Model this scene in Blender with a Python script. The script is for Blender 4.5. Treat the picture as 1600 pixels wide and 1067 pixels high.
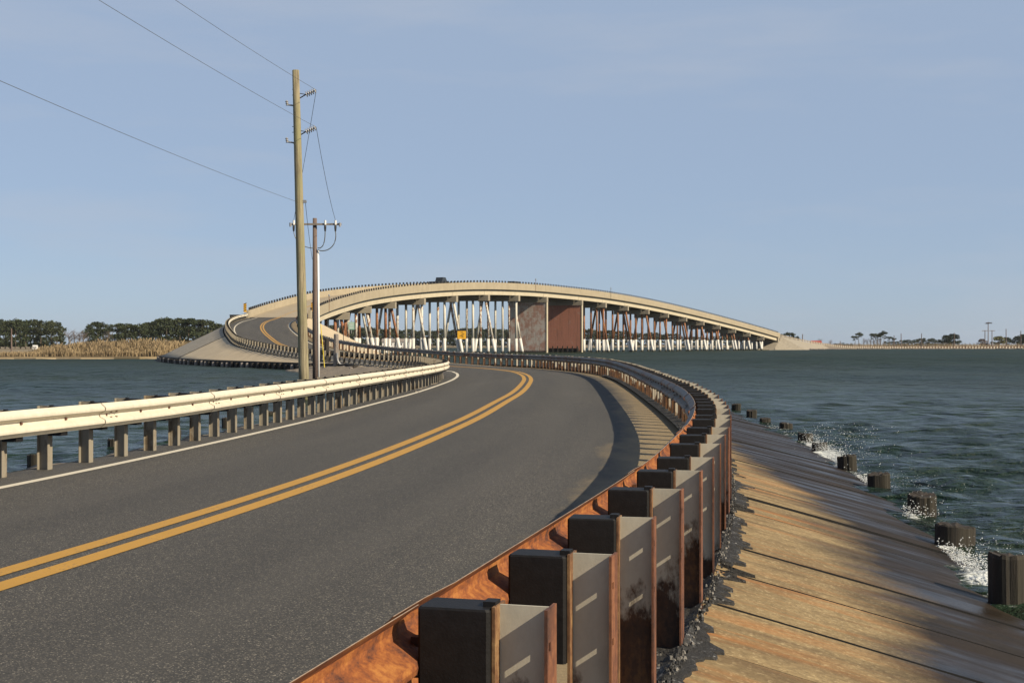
import bpy, math, random
import numpy as np
from mathutils import Vector, Matrix
R = math.radians
random.seed(7)
rng = np.random.default_rng(11)
scene = bpy.context.scene
for o in list(bpy.data.objects):
    bpy.data.objects.remove(o)
COL = scene.collection

# ------------------------------------------------------------------ camera
cam_d = bpy.data.cameras.new("camera")
cam = bpy.data.objects.new("camera", cam_d)
COL.objects.link(cam)
cam.location = (0, 0, 1.5)
cam_d.sensor_width = 36.0
cam_d.lens = 45.0
cam.rotation_euler = (R(90 + 0.10), 0, 0)
cam_d.clip_start = 0.1
cam_d.clip_end = 20000
scene.camera = cam

# ------------------------------------------------------------------ sky and sun
SUN_EL = R(34)
SUN_AZ = R(121)          # clockwise from +Y
w = bpy.data.worlds.new("World")
scene.world = w
w.use_nodes = True
wn = w.node_tree
wn.nodes.clear()
wo = wn.nodes.new('ShaderNodeOutputWorld')
wb = wn.nodes.new('ShaderNodeBackground')
sk = wn.nodes.new('ShaderNodeTexSky')
sk.sky_type = 'NISHITA'
sk.sun_disc = False
sk.sun_elevation = SUN_EL
sk.sun_rotation = SUN_AZ
sk.altitude = 0
sk.air_density = 0.7
sk.dust_density = 0.5
sk.ozone_density = 3.0
wb.inputs['Strength'].default_value = 0.0645
# thin cirrus veil
tc = wn.nodes.new('ShaderNodeTexCoord')
mp = wn.nodes.new('ShaderNodeMapping')
mp.inputs['Scale'].default_value = (2.2, 2.2, 13.0)
mp.inputs['Rotation'].default_value = (0.0, 0.07, 0.0)
nz = wn.nodes.new('ShaderNodeTexNoise')
nz.inputs['Scale'].default_value = 1.7
nz.inputs['Detail'].default_value = 6
nz.inputs['Roughness'].default_value = 0.55
cr = wn.nodes.new('ShaderNodeValToRGB')
cr.color_ramp.elements[0].position = 0.50
cr.color_ramp.elements[0].color = (0, 0, 0, 1)
cr.color_ramp.elements[1].position = 0.78
cr.color_ramp.elements[1].color = (0.42, 0.42, 0.42, 1)
mx = wn.nodes.new('ShaderNodeMixRGB')
mx.blend_type = 'MIX'
mx.inputs['Color2'].default_value = (5.2, 5.6, 6.4, 1)
# pale haze veil, thinning towards the zenith
hz = wn.nodes.new('ShaderNodeMixRGB')
hz.inputs['Color2'].default_value = (4.35, 5.4, 7.05, 1)
sx = wn.nodes.new('ShaderNodeSeparateXYZ')
hr = wn.nodes.new('ShaderNodeValToRGB')
for i_, (p_, v_) in enumerate(((0.0, 0.60), (0.35, 0.80), (1.0, 0.05))):
    e_ = hr.color_ramp.elements[i_] if i_ < 2 else hr.color_ramp.elements.new(p_)
    e_.position = p_
    e_.color = (v_, v_, v_, 1)
wn.links.new(tc.outputs['Generated'], sx.inputs[0])
wn.links.new(sx.outputs[2], hr.inputs['Fac'])
wn.links.new(hr.outputs[0], hz.inputs['Fac'])
wn.links.new(sk.outputs[0], hz.inputs['Color1'])
wn.links.new(tc.outputs['Generated'], mp.inputs['Vector'])
wn.links.new(mp.outputs[0], nz.inputs['Vector'])
wn.links.new(nz.outputs['Fac'], cr.inputs['Fac'])
wn.links.new(cr.outputs[0], mx.inputs['Fac'])
wn.links.new(hz.outputs[0], mx.inputs['Color1'])
wn.links.new(mx.outputs[0], wb.inputs['Color'])
wn.links.new(wb.outputs[0], wo.inputs['Surface'])

sun_d = bpy.data.lights.new("sun", 'SUN')
sun_d.energy = 5.0
sun_d.angle = R(0.53)
sun_d.color = (1.0, 0.86, 0.64)
sun = bpy.data.objects.new("sun", sun_d)
COL.objects.link(sun)
SV = Vector((math.sin(SUN_AZ) * math.cos(SUN_EL), math.cos(SUN_AZ) * math.cos(SUN_EL), math.sin(SUN_EL)))
sun.rotation_euler = SV.to_track_quat('Z', 'Y').to_euler()
sun.location = SV * 60
scene.view_settings.view_transform = 'Standard'
scene.view_settings.look = 'None'
scene.view_settings.exposure = 0.55
scene.view_settings.gamma = 1.0
scene.view_settings.use_curve_mapping = False

# ------------------------------------------------------------------ material helper
class G:
    def __init__(s, name):
        s.m = bpy.data.materials.new(name)
        s.m.use_nodes = True
        s.nt = s.m.node_tree
        s.b = s.nt.nodes['Principled BSDF']
        s.out = s.nt.nodes['Material Output']
    def n(s, t, **kw):
        x = s.nt.nodes.new(t)
        for k, v in kw.items():
            s.set(x, k, v)
        return x
    def set(s, node, k, v):
        if k in node.inputs.keys() if hasattr(node.inputs, 'keys') else False:
            inp = node.inputs[k]
            if isinstance(v, bpy.types.NodeSocket):
                s.nt.links.new(v, inp)
            else:
                inp.default_value = v
        else:
            setattr(node, k, v)
    def coord(s, kind='Object'):
        return s.n('ShaderNodeTexCoord').outputs[kind]
    def geo(s, kind='Position'):
        return s.n('ShaderNodeNewGeometry').outputs[kind]
    def rand(s):
        return s.n('ShaderNodeObjectInfo').outputs['Random']
    def mapping(s, vec, scale=(1, 1, 1), loc=(0, 0, 0)):
        x = s.n('ShaderNodeMapping')
        s.nt.links.new(vec, x.inputs['Vector'])
        x.inputs['Scale'].default_value = scale
        if isinstance(loc, bpy.types.NodeSocket):
            s.nt.links.new(loc, x.inputs['Location'])
        else:
            x.inputs['Location'].default_value = loc
        return x.outputs[0]
    def noise(s, vec, scale, detail=4, rough=0.55):
        x = s.n('ShaderNodeTexNoise')
        if vec is not None:
            s.nt.links.new(vec, x.inputs['Vector'])
        x.inputs['Scale'].default_value = scale
        x.inputs['Detail'].default_value = detail
        x.inputs['Roughness'].default_value = rough
        return x.outputs['Fac']
    def voronoi(s, vec, scale, out='Distance'):
        x = s.n('ShaderNodeTexVoronoi')
        s.nt.links.new(vec, x.inputs['Vector'])
        x.inputs['Scale'].default_value = scale
        return x.outputs[out]
    def ramp(s, fac, stops):
        x = s.n('ShaderNodeValToRGB')
        s.nt.links.new(fac, x.inputs['Fac'])
        e = x.color_ramp.elements
        while len(e) < len(stops):
            e.new(0.5)
        for i, (p, c) in enumerate(stops):
            e[i].position = p
            if not hasattr(c, '__len__'):
                c = (c, c, c)
            e[i].color = (*c[:3], 1)
        return x.outputs[0]
    def mix(s, fac, a, b, mode='MIX'):
        x = s.n('ShaderNodeMixRGB')
        x.blend_type = mode
        for k, v in (('Fac', fac), ('Color1', a), ('Color2', b)):
            if isinstance(v, bpy.types.NodeSocket):
                s.nt.links.new(v, x.inputs[k])
            elif k == 'Fac':
                x.inputs[k].default_value = v
            else:
                x.inputs[k].default_value = (*v[:3], 1)
        return x.outputs[0]
    def math(s, op, a, b=0.0, clamp=False):
        x = s.n('ShaderNodeMath')
        x.operation = op
        x.use_clamp = clamp
        for i, v in enumerate((a, b)):
            if isinstance(v, bpy.types.NodeSocket):
                s.nt.links.new(v, x.inputs[i])
            else:
                x.inputs[i].default_value = v
        return x.outputs[0]
    def sep(s, vec):
        x = s.n('ShaderNodeSeparateXYZ')
        s.nt.links.new(vec, x.inputs[0])
        return x.outputs
    def bump(s, h, strength=0.3, dist=0.02):
        x = s.n('ShaderNodeBump')
        s.nt.links.new(h, x.inputs['Height'])
        x.inputs['Strength'].default_value = strength
        x.inputs['Distance'].default_value = dist
        s.nt.links.new(x.outputs[0], s.b.inputs['Normal'])
        return x
    def color(s, c):
        if isinstance(c, bpy.types.NodeSocket):
            s.nt.links.new(c, s.b.inputs['Base Color'])
        else:
            s.b.inputs['Base Color'].default_value = (*c[:3], 1)
    def rough(s, r):
        if isinstance(r, bpy.types.NodeSocket):
            s.nt.links.new(r, s.b.inputs['Roughness'])
        else:
            s.b.inputs['Roughness'].default_value = r
    def p(s, k, v):
        if isinstance(v, bpy.types.NodeSocket):
            s.nt.links.new(v, s.b.inputs[k])
        else:
            s.b.inputs[k].default_value = v

MATS = {}
def simple(name, col, rough=0.6, metal=0.0, var=0.25, scale=6.0, bump=0.0):
    g = G(name)
    c = g.coord('Object')
    n = g.noise(c, scale, 5)
    a = tuple(max(0, x * (1 - var)) for x in col)
    b = tuple(min(1, x * (1 + var)) for x in col)
    g.color(g.ramp(n, [(0.3, a), (0.7, b)]))
    g.rough(rough)
    g.p('Metallic', metal)
    if bump:
        g.bump(g.noise(c, scale * 4, 5), bump, 0.02)
    MATS[name] = g.m
    return g.m

# asphalt: uv = (lateral metres, station metres)
def m_asphalt():
    g = G('asphalt')
    uv = g.coord('UV')
    pos = g.geo('Position')
    fine = g.voronoi(pos, 150, 'Color')
    fx = g.sep(fine)[0]
    speck = g.ramp(fx, [(0.0, (0.0272, 0.0264, 0.0248)), (0.55, (0.0608, 0.0576, 0.0528)), (0.86, (0.0960, 0.0896, 0.0784)), (0.95, (0.2400, 0.2160, 0.1760)), (1.0, (0.4400, 0.4000, 0.3360))])
    mid = g.noise(pos, 9, 6, 0.7)
    big = g.noise(g.mapping(uv, (0.9, 0.06, 1)), 1.0, 5, 0.6)
    c = g.mix(g.math('MULTIPLY', g.ramp(mid, [(0.35, 0.0), (0.75, 1.0)]), 0.35), speck, (0.072, 0.068, 0.061))
    c = g.mix(g.ramp(big, [(0.35, 0.45), (0.65, 0.0)]), c, (0.038, 0.037, 0.036))
    # wheel tracks polished a little paler
    u = g.sep(uv)[0]
    tr = g.math('COSINE', g.math('MULTIPLY', g.math('ABSOLUTE', u), 3.6))
    tr = g.math('MULTIPLY', g.ramp(tr, [(0.3, 0.0), (1.0, 1.0)]), g.ramp(big, [(0.3, 0.1), (0.7, 0.4)]))
    c = g.mix(g.math('MULTIPLY', tr, 0.9), c, (0.092, 0.086, 0.077))
    # sand dusted towards the outer shoulder
    e = g.math('ADD', u, g.math('MULTIPLY', g.noise(g.mapping(uv, (1.0, 0.35, 1)), 1.2, 6, 0.65), 1.3))
    dust = g.ramp(g.math('DIVIDE', e, 10.0), [(0.352, 0.0), (0.41, 0.92)])
    sand = g.mix(g.noise(pos, 40, 4), (0.19, 0.14, 0.08), (0.36, 0.275, 0.155))
    c = g.mix(dust, c, sand)
    g.color(c)
    g.rough(0.82)
    g.p('Specular IOR Level', 0.3)
    g.bump(g.math('ADD', fx, g.math('MULTIPLY', mid, 0.6)), 0.55, 0.012)
    MATS['asphalt'] = g.m
m_asphalt()

def m_paint(name, col, wear):
    g = G(name)
    pos = g.geo('Position')
    n1 = g.noise(pos, 26, 6, 0.75)
    n2 = g.noise(pos, 2.2, 4)
    f = g.math('ADD', g.math('MULTIPLY', n1, 0.7), g.math('MULTIPLY', n2, 0.3))
    k = g.ramp(f, [(wear, 1.0), (wear + 0.07, 0.0)])
    vc = g.sep(g.voronoi(pos, 75, 'Color'))[0]
    asp = g.ramp(vc, [(0.0, 0.035), (0.9, 0.085), (1.0, 0.3)])
    c2 = tuple(x * 0.72 for x in col)
    g.color(g.mix(k, g.mix(n2, col, c2), asp))
    g.rough(0.7)
    g.bump(vc, 0.3, 0.006)
    MATS[name] = g.m
m_paint('yellow_paint', (0.52, 0.28, 0.035), 0.37)
m_paint('white_paint', (0.72, 0.66, 0.53), 0.36)

# near guardrail, back side: orange rust
def m_rust(name, c0, c1, c2, galv=None, amount=0.5, streak=True, rough=0.75, height=False):
    g = G(name)
    rnd = g.rand()
    pos = g.geo('Position')
    v = g.mapping(pos, (1, 1, 0.35) if streak else (1.0, 1.0, 2.2))
    n = g.noise(v, 7 if streak else 5, 8, 0.72 if streak else 0.78)
    n2 = g.noise(pos, 38, 5, 0.7)
    f = g.math('ADD', g.math('MULTIPLY', n, 0.75), g.math('MULTIPLY', n2, 0.25))
    rust = g.ramp(f, [(0.39, c0), (0.5, c1), (0.60, c2)])
    if galv is not None:
        k = g.noise(g.mapping(pos, (1, 1, 0.5), (3.1, 7.7, 1.3)), 3.2, 7, 0.68)
        k = g.math('ADD', k, g.math('MULTIPLY', g.math('SUBTRACT', rnd, 0.5), 0.16))
        if height:
            oz = g.sep(g.coord('Object'))[2]
            k = g.math('ADD', k, g.math('MULTIPLY', g.math('ADD', oz, 0.34), -0.75))
            k = g.math('ADD', k, g.math('MULTIPLY', g.math('SUBTRACT', rnd, 0.5), 0.22))
        kk = g.ramp(k, [(amount - 0.035, 0.0), (amount + 0.035, 1.0)])
        galv = g.mix(g.ramp(f, [(0.35, 0.0), (0.65, 0.55)]), galv, tuple(x * 0.62 for x in galv))
        rust = g.mix(kk, galv, rust)
    g.color(rust)
    g.rough(rough)
    g.bump(f, 0.35, 0.006)
    MATS[name] = g.m
m_rust('rust_orange', (0.0572, 0.0194, 0.0141), (0.2552, 0.0774, 0.0176), (0.4136, 0.1672, 0.0370), streak=False)
m_rust('rust_red', (0.0405, 0.0180, 0.0126), (0.1350, 0.0495, 0.0243), (0.2340, 0.0945, 0.0405))
m_rust('rail_face', (0.1360, 0.0595, 0.0340), (0.1870, 0.0850, 0.0425), (0.2720, 0.1275, 0.0595), galv=(0.2295, 0.2253, 0.2125), amount=0.58)
m_rust('post_web', (0.0225, 0.0117, 0.0072), (0.0720, 0.0315, 0.0126), (0.1710, 0.0765, 0.0225), galv=(0.50, 0.465, 0.375), amount=0.63, height=True)
m_rust('galv_cream', (0.3220, 0.2484, 0.1564), (0.4600, 0.3864, 0.2668), (0.5520, 0.4784, 0.3496), galv=(0.6624, 0.6072, 0.4876), amount=0.72)
m_rust('galv_post', (0.0960, 0.0720, 0.0432), (0.1632, 0.1248, 0.0816), (0.2400, 0.1920, 0.1248), galv=(0.2784, 0.2448, 0.1872), amount=0.60)
m_rust('pile_white_rust', (0.10, 0.04, 0.02), (0.24, 0.10, 0.045), (0.36, 0.19, 0.10), galv=(0.66, 0.63, 0.55), amount=0.57)
m_rust('pile_rust', (0.12, 0.045, 0.022), (0.25, 0.10, 0.04), (0.38, 0.18, 0.085), galv=(0.30, 0.27, 0.23), amount=0.36)
simple('rail_edge', (0.42, 0.30, 0.20), 0.6, 0.0, 0.3, 20)
simple('block_black', (0.0085, 0.008, 0.0085), 0.62, 0, 0.35, 30, 0.1)
MATS['block_black'].node_tree.nodes['Principled BSDF'].inputs['Specular IOR Level'].default_value = 0.25
simple('bolt_dark', (0.10, 0.045, 0.025), 0.7)
def m_jacket():
    g = G('jacket_white')
    pos = g.geo('Position')
    z = g.sep(pos)[2]
    n = g.noise(pos, 2.5, 5, 0.65)
    c = g.ramp(n, [(0.3, (0.60, 0.585, 0.54)), (0.7, (0.70, 0.69, 0.65))])
    st = g.noise(g.mapping(pos, (3, 3, 0.3)), 1.5, 5)
    c = g.mix(g.ramp(st, [(0.56, 0.0), (0.75, 0.55)]), c, (0.42, 0.33, 0.22))
    t = g.math('ADD', z, g.math('MULTIPLY', n, 0.5))
    tide = g.n('ShaderNodeMapRange'); g.nt.links.new(t, tide.inputs['Value'])
    for k, val in (('From Min', 0.02), ('From Max', 0.22), ('To Min', 1.0), ('To Max', 0.0)): tide.inputs[k].default_value = val
    g.color(g.mix(tide.outputs[0], c, (0.06, 0.055, 0.04)))
    g.rough(0.6)
    MATS['jacket_white'] = g.m
m_jacket()
simple('jacket_spare', (0.6708, 0.6622, 0.6278), 0.55, 0, 0.07, 3)
def m_tar():
    g = G('tar')
    pos = g.geo('Position')
    vc = g.sep(g.voronoi(pos, 85, 'Color'))[0]
    c = g.ramp(vc, [(0.0, 0.010), (0.6, 0.028), (0.85, 0.055), (0.95, 0.17), (1.0, 0.28)])
    c = g.mix(g.ramp(g.noise(pos, 7, 5), [(0.36, 0.0), (0.52, 0.95)]), c, (0.014, 0.013, 0.012))
    g.color(c)
    g.rough(0.8)
    g.bump(g.math('ADD', vc, g.noise(pos, 45, 5)), 1.0, 0.02)
    MATS['tar'] = g.m
m_tar()
simple('stone_grey', (0.16, 0.15, 0.135), 0.85, 0, 0.5, 12)
simple('dark_joint', (0.016, 0.015, 0.014), 0.8)
simple('bank_gravel', (0.17, 0.14, 0.105), 0.95, 0, 0.5, 9, 0.8)
simple('slope_grey', (0.2924, 0.2580, 0.2021), 0.95, 0, 0.25, 2.5, 0.3)
simple('slope_tan', (0.4988, 0.4042, 0.2709), 0.9, 0, 0.10, 0.9, 0.15)
simple('sand', (0.42, 0.33, 0.21), 0.95, 0, 0.2, 0.5, 0.2)
simple('marsh_soil', (0.20, 0.155, 0.09), 0.95, 0, 0.35, 0.06)
simple('dark_steel', (0.03, 0.028, 0.026), 0.6)
simple('grey_metal', (0.34, 0.34, 0.34), 0.45, 0.6, 0.15)
simple('white_plastic', (0.74, 0.74, 0.72), 0.45, 0, 0.05)
simple('porcelain', (0.30, 0.30, 0.31), 0.25, 0, 0.1)
simple('wire', (0.09, 0.085, 0.06), 0.5)
simple('yellow_plastic', (0.75, 0.58, 0.04), 0.5, 0, 0.05)
simple('sign_yellow', (0.80, 0.42, 0.02), 0.5, 0, 0.08)
simple('sign_green', (0.30, 0.50, 0.42), 0.5, 0, 0.08)
simple('sign_black', (0.02, 0.02, 0.02), 0.5)
simple('car_black', (0.012, 0.013, 0.016), 0.25, 0, 0.1)
simple('car_silver', (0.20, 0.21, 0.22), 0.3, 0.3, 0.1)
simple('car_glass', (0.03, 0.035, 0.04), 0.08)
simple('tyre', (0.015, 0.015, 0.015), 0.85)
simple('roof_red', (0.32, 0.06, 0.045), 0.8)
simple('house_white', (0.72, 0.71, 0.68), 0.8, 0, 0.05)
simple('foam_white', (0.6880, 0.7138, 0.7138), 0.55, 0, 0.06)
simple('bark', (0.13, 0.10, 0.075), 0.95, 0, 0.3, 4)
simple('wood_grey', (0.22, 0.19, 0.165), 0.9, 0, 0.3, 8, 0.4)

def m_concrete(name, a, b, stain):
    g = G(name)
    pos = g.geo('Position')
    n = g.noise(pos, 0.6, 8, 0.65)
    c = g.ramp(n, [(0.3, a), (0.7, b)])
    st = g.noise(g.mapping(pos, (1.3, 1.3, 0.12)), 1.1, 6, 0.7)
    c = g.mix(g.ramp(st, [(0.54, 0.0), (0.74, 0.6)]), c, stain)
    n3 = g.noise(pos, 5, 5, 0.7)
    c = g.mix(g.ramp(n3, [(0.5, 0.0), (0.8, 0.35)]), c, stain)
    g.color(c)
    g.rough(0.88)
    g.bump(n3, 0.2, 0.02)
    MATS[name] = g.m
m_concrete('bridge_concrete', (0.3096, 0.2623, 0.1806), (0.3870, 0.3311, 0.2365), (0.2580, 0.2150, 0.1548))
m_concrete('girder_concrete', (0.4472, 0.3913, 0.2838), (0.5160, 0.4601, 0.3440), (0.3870, 0.3268, 0.2322))
m_concrete('cap_concrete', (0.2752, 0.2365, 0.1806), (0.3440, 0.3053, 0.2322), (0.2064, 0.1720, 0.1290))
m_concrete('deck_concrete', (0.3096, 0.2537, 0.1720), (0.3698, 0.3096, 0.2193), (0.2838, 0.2236, 0.1548))

def m_pier(name, base, patch, lo, hi):
    g = G(name)
    pos = g.geo('Position')
    n = g.noise(g.mapping(pos, (1, 1, 0.8)), 0.55, 8, 0.72)
    k = g.ramp(n, [(lo, 0.0), (hi, 1.0)])
    n2 = g.noise(pos, 3, 5, 0.7)
    base2 = g.mix(n2, base, tuple(x * 0.7 for x in base))
    patch2 = g.mix(n2, patch, tuple(x * 0.65 for x in patch))
    col = g.mix(k, base2, patch2)
    st = g.noise(g.mapping(pos, (2.2, 2.2, 0.14)), 1.3, 6, 0.7)
    col = g.mix(g.ramp(st, [(0.5, 0.0), (0.72, 0.6)]), col, (0.10, 0.065, 0.045))
    z = g.sep(pos)[2]
    tide = g.n('ShaderNodeMapRange'); g.nt.links.new(g.math('ADD', z, g.math('MULTIPLY', n2, 0.6)), tide.inputs['Value'])
    for kk, val in (('From Min', 0.1), ('From Max', 0.45), ('To Min', 1.0), ('To Max', 0.0)): tide.inputs[kk].default_value = val
    g.color(g.mix(tide.outputs[0], col, (0.04, 0.035, 0.028)))
    g.rough(0.9)
    MATS[name] = g.m
m_pier('pier_grey', (0.62, 0.55, 0.48), (0.50, 0.29, 0.22), 0.44, 0.55)
m_pier('pier_red', (0.50, 0.205, 0.13), (0.50, 0.38, 0.30), 0.60, 0.70)

# sloped slabs: uv = (station metres, 0 top .. 1 toe); rust runs, tan concrete, wet lower zone
def m_slab():
    g = G('slab_concrete')
    uv = g.coord('UV')
    pos = g.geo('Position')
    s_, v_, _ = g.sep(uv)[:3]
    base = g.ramp(g.noise(pos, 1.6, 7, 0.65), [(0.3, (0.16, 0.115, 0.058)), (0.7, (0.36, 0.265, 0.135))])
    grit = g.sep(g.voronoi(pos, 60, 'Color'))[0]
    base = g.mix(g.ramp(grit, [(0.80, 0.0), (0.97, 0.55)]), base, (0.50, 0.39, 0.22))
    base = g.mix(g.ramp(g.noise(pos, 22, 5, 0.75), [(0.42, 0.0), (0.72, 0.75)]), base, (0.11, 0.078, 0.038))
    # runs follow the fall of the slope: narrow across, long down
    runs = g.noise(g.mapping(uv, (4.2, 0.8, 1)), 1.0, 5, 0.6)
    rk = g.math('MULTIPLY', g.ramp(runs, [(0.50, 0.0), (0.66, 1.0)]), g.ramp(v_, [(0.0, 1.0), (0.75, 0.15)]))
    base = g.mix(g.math('MULTIPLY', rk, 0.85), base, (0.33, 0.125, 0.03))
    run2 = g.noise(g.mapping(uv, (5.5, 1.0, 1), (9, 4, 0)), 1.0, 5, 0.6)
    rk2 = g.math('MULTIPLY', g.ramp(run2, [(0.50, 0.0), (0.64, 1.0)]), g.ramp(v_, [(0.0, 1.0), (0.8, 0.1)]))
    base = g.mix(g.math('MULTIPLY', rk2, 0.75), base, (0.085, 0.05, 0.025))
    # wet and algae dark zone, reaching higher where the waves break
    wob = g.noise(g.mapping(uv, (0.75, 0.9, 1)), 1.0, 6, 0.62)
    reach = g.n('ShaderNodeMapRange')
    g.nt.links.new(s_, reach.inputs['Value'])
    for k, val in (('From Min', 19.5), ('From Max', 31.0), ('To Min', 0.50), ('To Max', 0.02)):
        reach.inputs[k].default_value = val
    lim = g.math('ADD', reach.outputs[0], g.math('MULTIPLY', g.math('SUBTRACT', wob, 0.5), 0.9))
    d = g.math('SUBTRACT', v_, lim)
    wet = g.ramp(g.math('ADD', d, 0.5), [(0.36, 0.0), (0.62, 1.0)])
    algae = g.ramp(g.noise(g.mapping(uv, (2.2, 1.2, 1), (3, 3, 0)), 1.5, 6, 0.65), [(0.35, (0.006, 0.0055, 0.0055)), (0.62, (0.015, 0.011, 0.009)), (0.82, (0.05, 0.03, 0.016))])
    c = g.mix(g.math('MULTIPLY', wet, 0.94), base, algae)
    g.color(c)
    film = g.ramp(g.noise(g.mapping(uv, (1.6, 0.7, 1), (5, 1, 0)), 1.6, 5, 0.6), [(0.42, 0.70), (0.60, 0.30)])
    g.rough(g.mix(wet, (0.9, 0.9, 0.9), film))
    g.p('Specular IOR Level', g.mix(wet, (0.3, 0.3, 0.3), (0.17, 0.17, 0.17)))
    g.bump(g.math('ADD', grit, g.noise(pos, 30, 5)), 0.35, 0.008)
    MATS['slab_concrete'] = g.m
m_slab()

def m_wood(name, a, b, green):
    g = G(name)
    c = g.coord('Object')
    n = g.noise(g.mapping(c, (9, 9, 0.5)), 1.6, 8, 0.7)
    col = g.ramp(n, [(0.3, a), (0.7, b)])
    n2 = g.noise(g.mapping(c, (3, 3, 0.6)), 1.0, 4)
    col = g.mix(g.ramp(n2, [(0.45, 0.0), (0.7, 0.7)]), col, green)
    g.color(col)
    g.rough(0.85)
    g.bump(n, 0.7, 0.03)
    MATS[name] = g.m
m_wood('pole_wood', (0.09, 0.072, 0.045), (0.42, 0.36, 0.23), (0.25, 0.25, 0.115))
m_wood('pole_brown', (0.075, 0.05, 0.042), (0.21, 0.155, 0.13), (0.14, 0.10, 0.085))
m_wood('piling_wood', (0.006, 0.0055, 0.005), (0.045, 0.032, 0.022), (0.024, 0.022, 0.011))

def m_foliage(name, a, b, tip):
    g = G(name)
    c = g.coord('Object')
    n = g.noise(c, 0.9, 4)
    col = g.ramp(n, [(0.3, a), (0.7, b)])
    col = g.mix(g.math('MULTIPLY', g.rand(), 0.35), col, tip)
    g.color(col)
    g.rough(0.8)
    g.p('Specular IOR Level', 0.15)
    MATS[name] = g.m
m_foliage('pine_foliage', (0.026, 0.037, 0.020), (0.060, 0.076, 0.036), (0.075, 0.078, 0.042))
m_foliage('round_foliage', (0.020, 0.030, 0.020), (0.04, 0.055, 0.03), (0.05, 0.06, 0.03))
m_foliage('willow_foliage', (0.13, 0.14, 0.055), (0.20, 0.20, 0.08), (0.16, 0.15, 0.07))
m_foliage('bare_twigs', (0.13, 0.10, 0.09), (0.19, 0.155, 0.14), (0.2, 0.16, 0.15))
m_foliage('reed_straw', (0.21, 0.155, 0.09), (0.37, 0.285, 0.17), (0.30, 0.23, 0.14))

def m_water():
    g = G('sea_water')
    pos = g.geo('Position')
    n = g.noise(g.mapping(pos, (0.05, 0.05, 1)), 1.0, 3)
    g.color(g.ramp(n, [(0.3, (0.010, 0.024, 0.017)), (0.7, (0.021, 0.030, 0.015))]))
    dist = g.n('ShaderNodeVectorMath'); dist.operation = 'LENGTH'; g.nt.links.new(pos, dist.inputs[0])
    g.rough(g.ramp(g.math('DIVIDE', dist.outputs['Value'], 200.0), [(0.05, 0.07), (0.14, 0.17), (0.35, 0.34), (0.8, 0.50)]))
    g.p('IOR', 1.15)
    a = g.noise(g.mapping(pos, (1.0, 1.35, 1)), 2.4, 5, 0.62)
    b = g.noise(g.mapping(pos, (0.55, 1.0, 1), (4, 9, 0)), 0.62, 4, 0.6)
    h = g.math('ADD', g.math('MULTIPLY', a, 0.26), g.math('MULTIPLY', b, 0.75))
    gust = g.noise(g.mapping(pos, (0.11, 0.045, 1), (7, 2, 0)), 1.0, 5, 0.65)
    h = g.math('MULTIPLY', h, g.ramp(gust, [(0.38, 0.55), (0.62, 1.7)]))
    bp = g.bump(h, 1.0, 1.0)
    at = g.n('ShaderNodeAttribute'); at.attribute_name = 'foam'
    lace = g.math('ADD', g.noise(pos, 5.0, 8, 0.75), g.math('MULTIPLY', g.voronoi(pos, 9.0), 0.35))
    k = g.ramp(g.math('SUBTRACT', g.math('ADD', at.outputs['Fac'], 0.0), lace), [(0.0, 0.0), (0.16, 0.9)])
    base = g.b.inputs['Base Color'].links[0].from_socket
    g.color(g.mix(k, base, (0.62, 0.65, 0.64)))
    MATS['sea_water'] = g.m
m_water()

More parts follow.
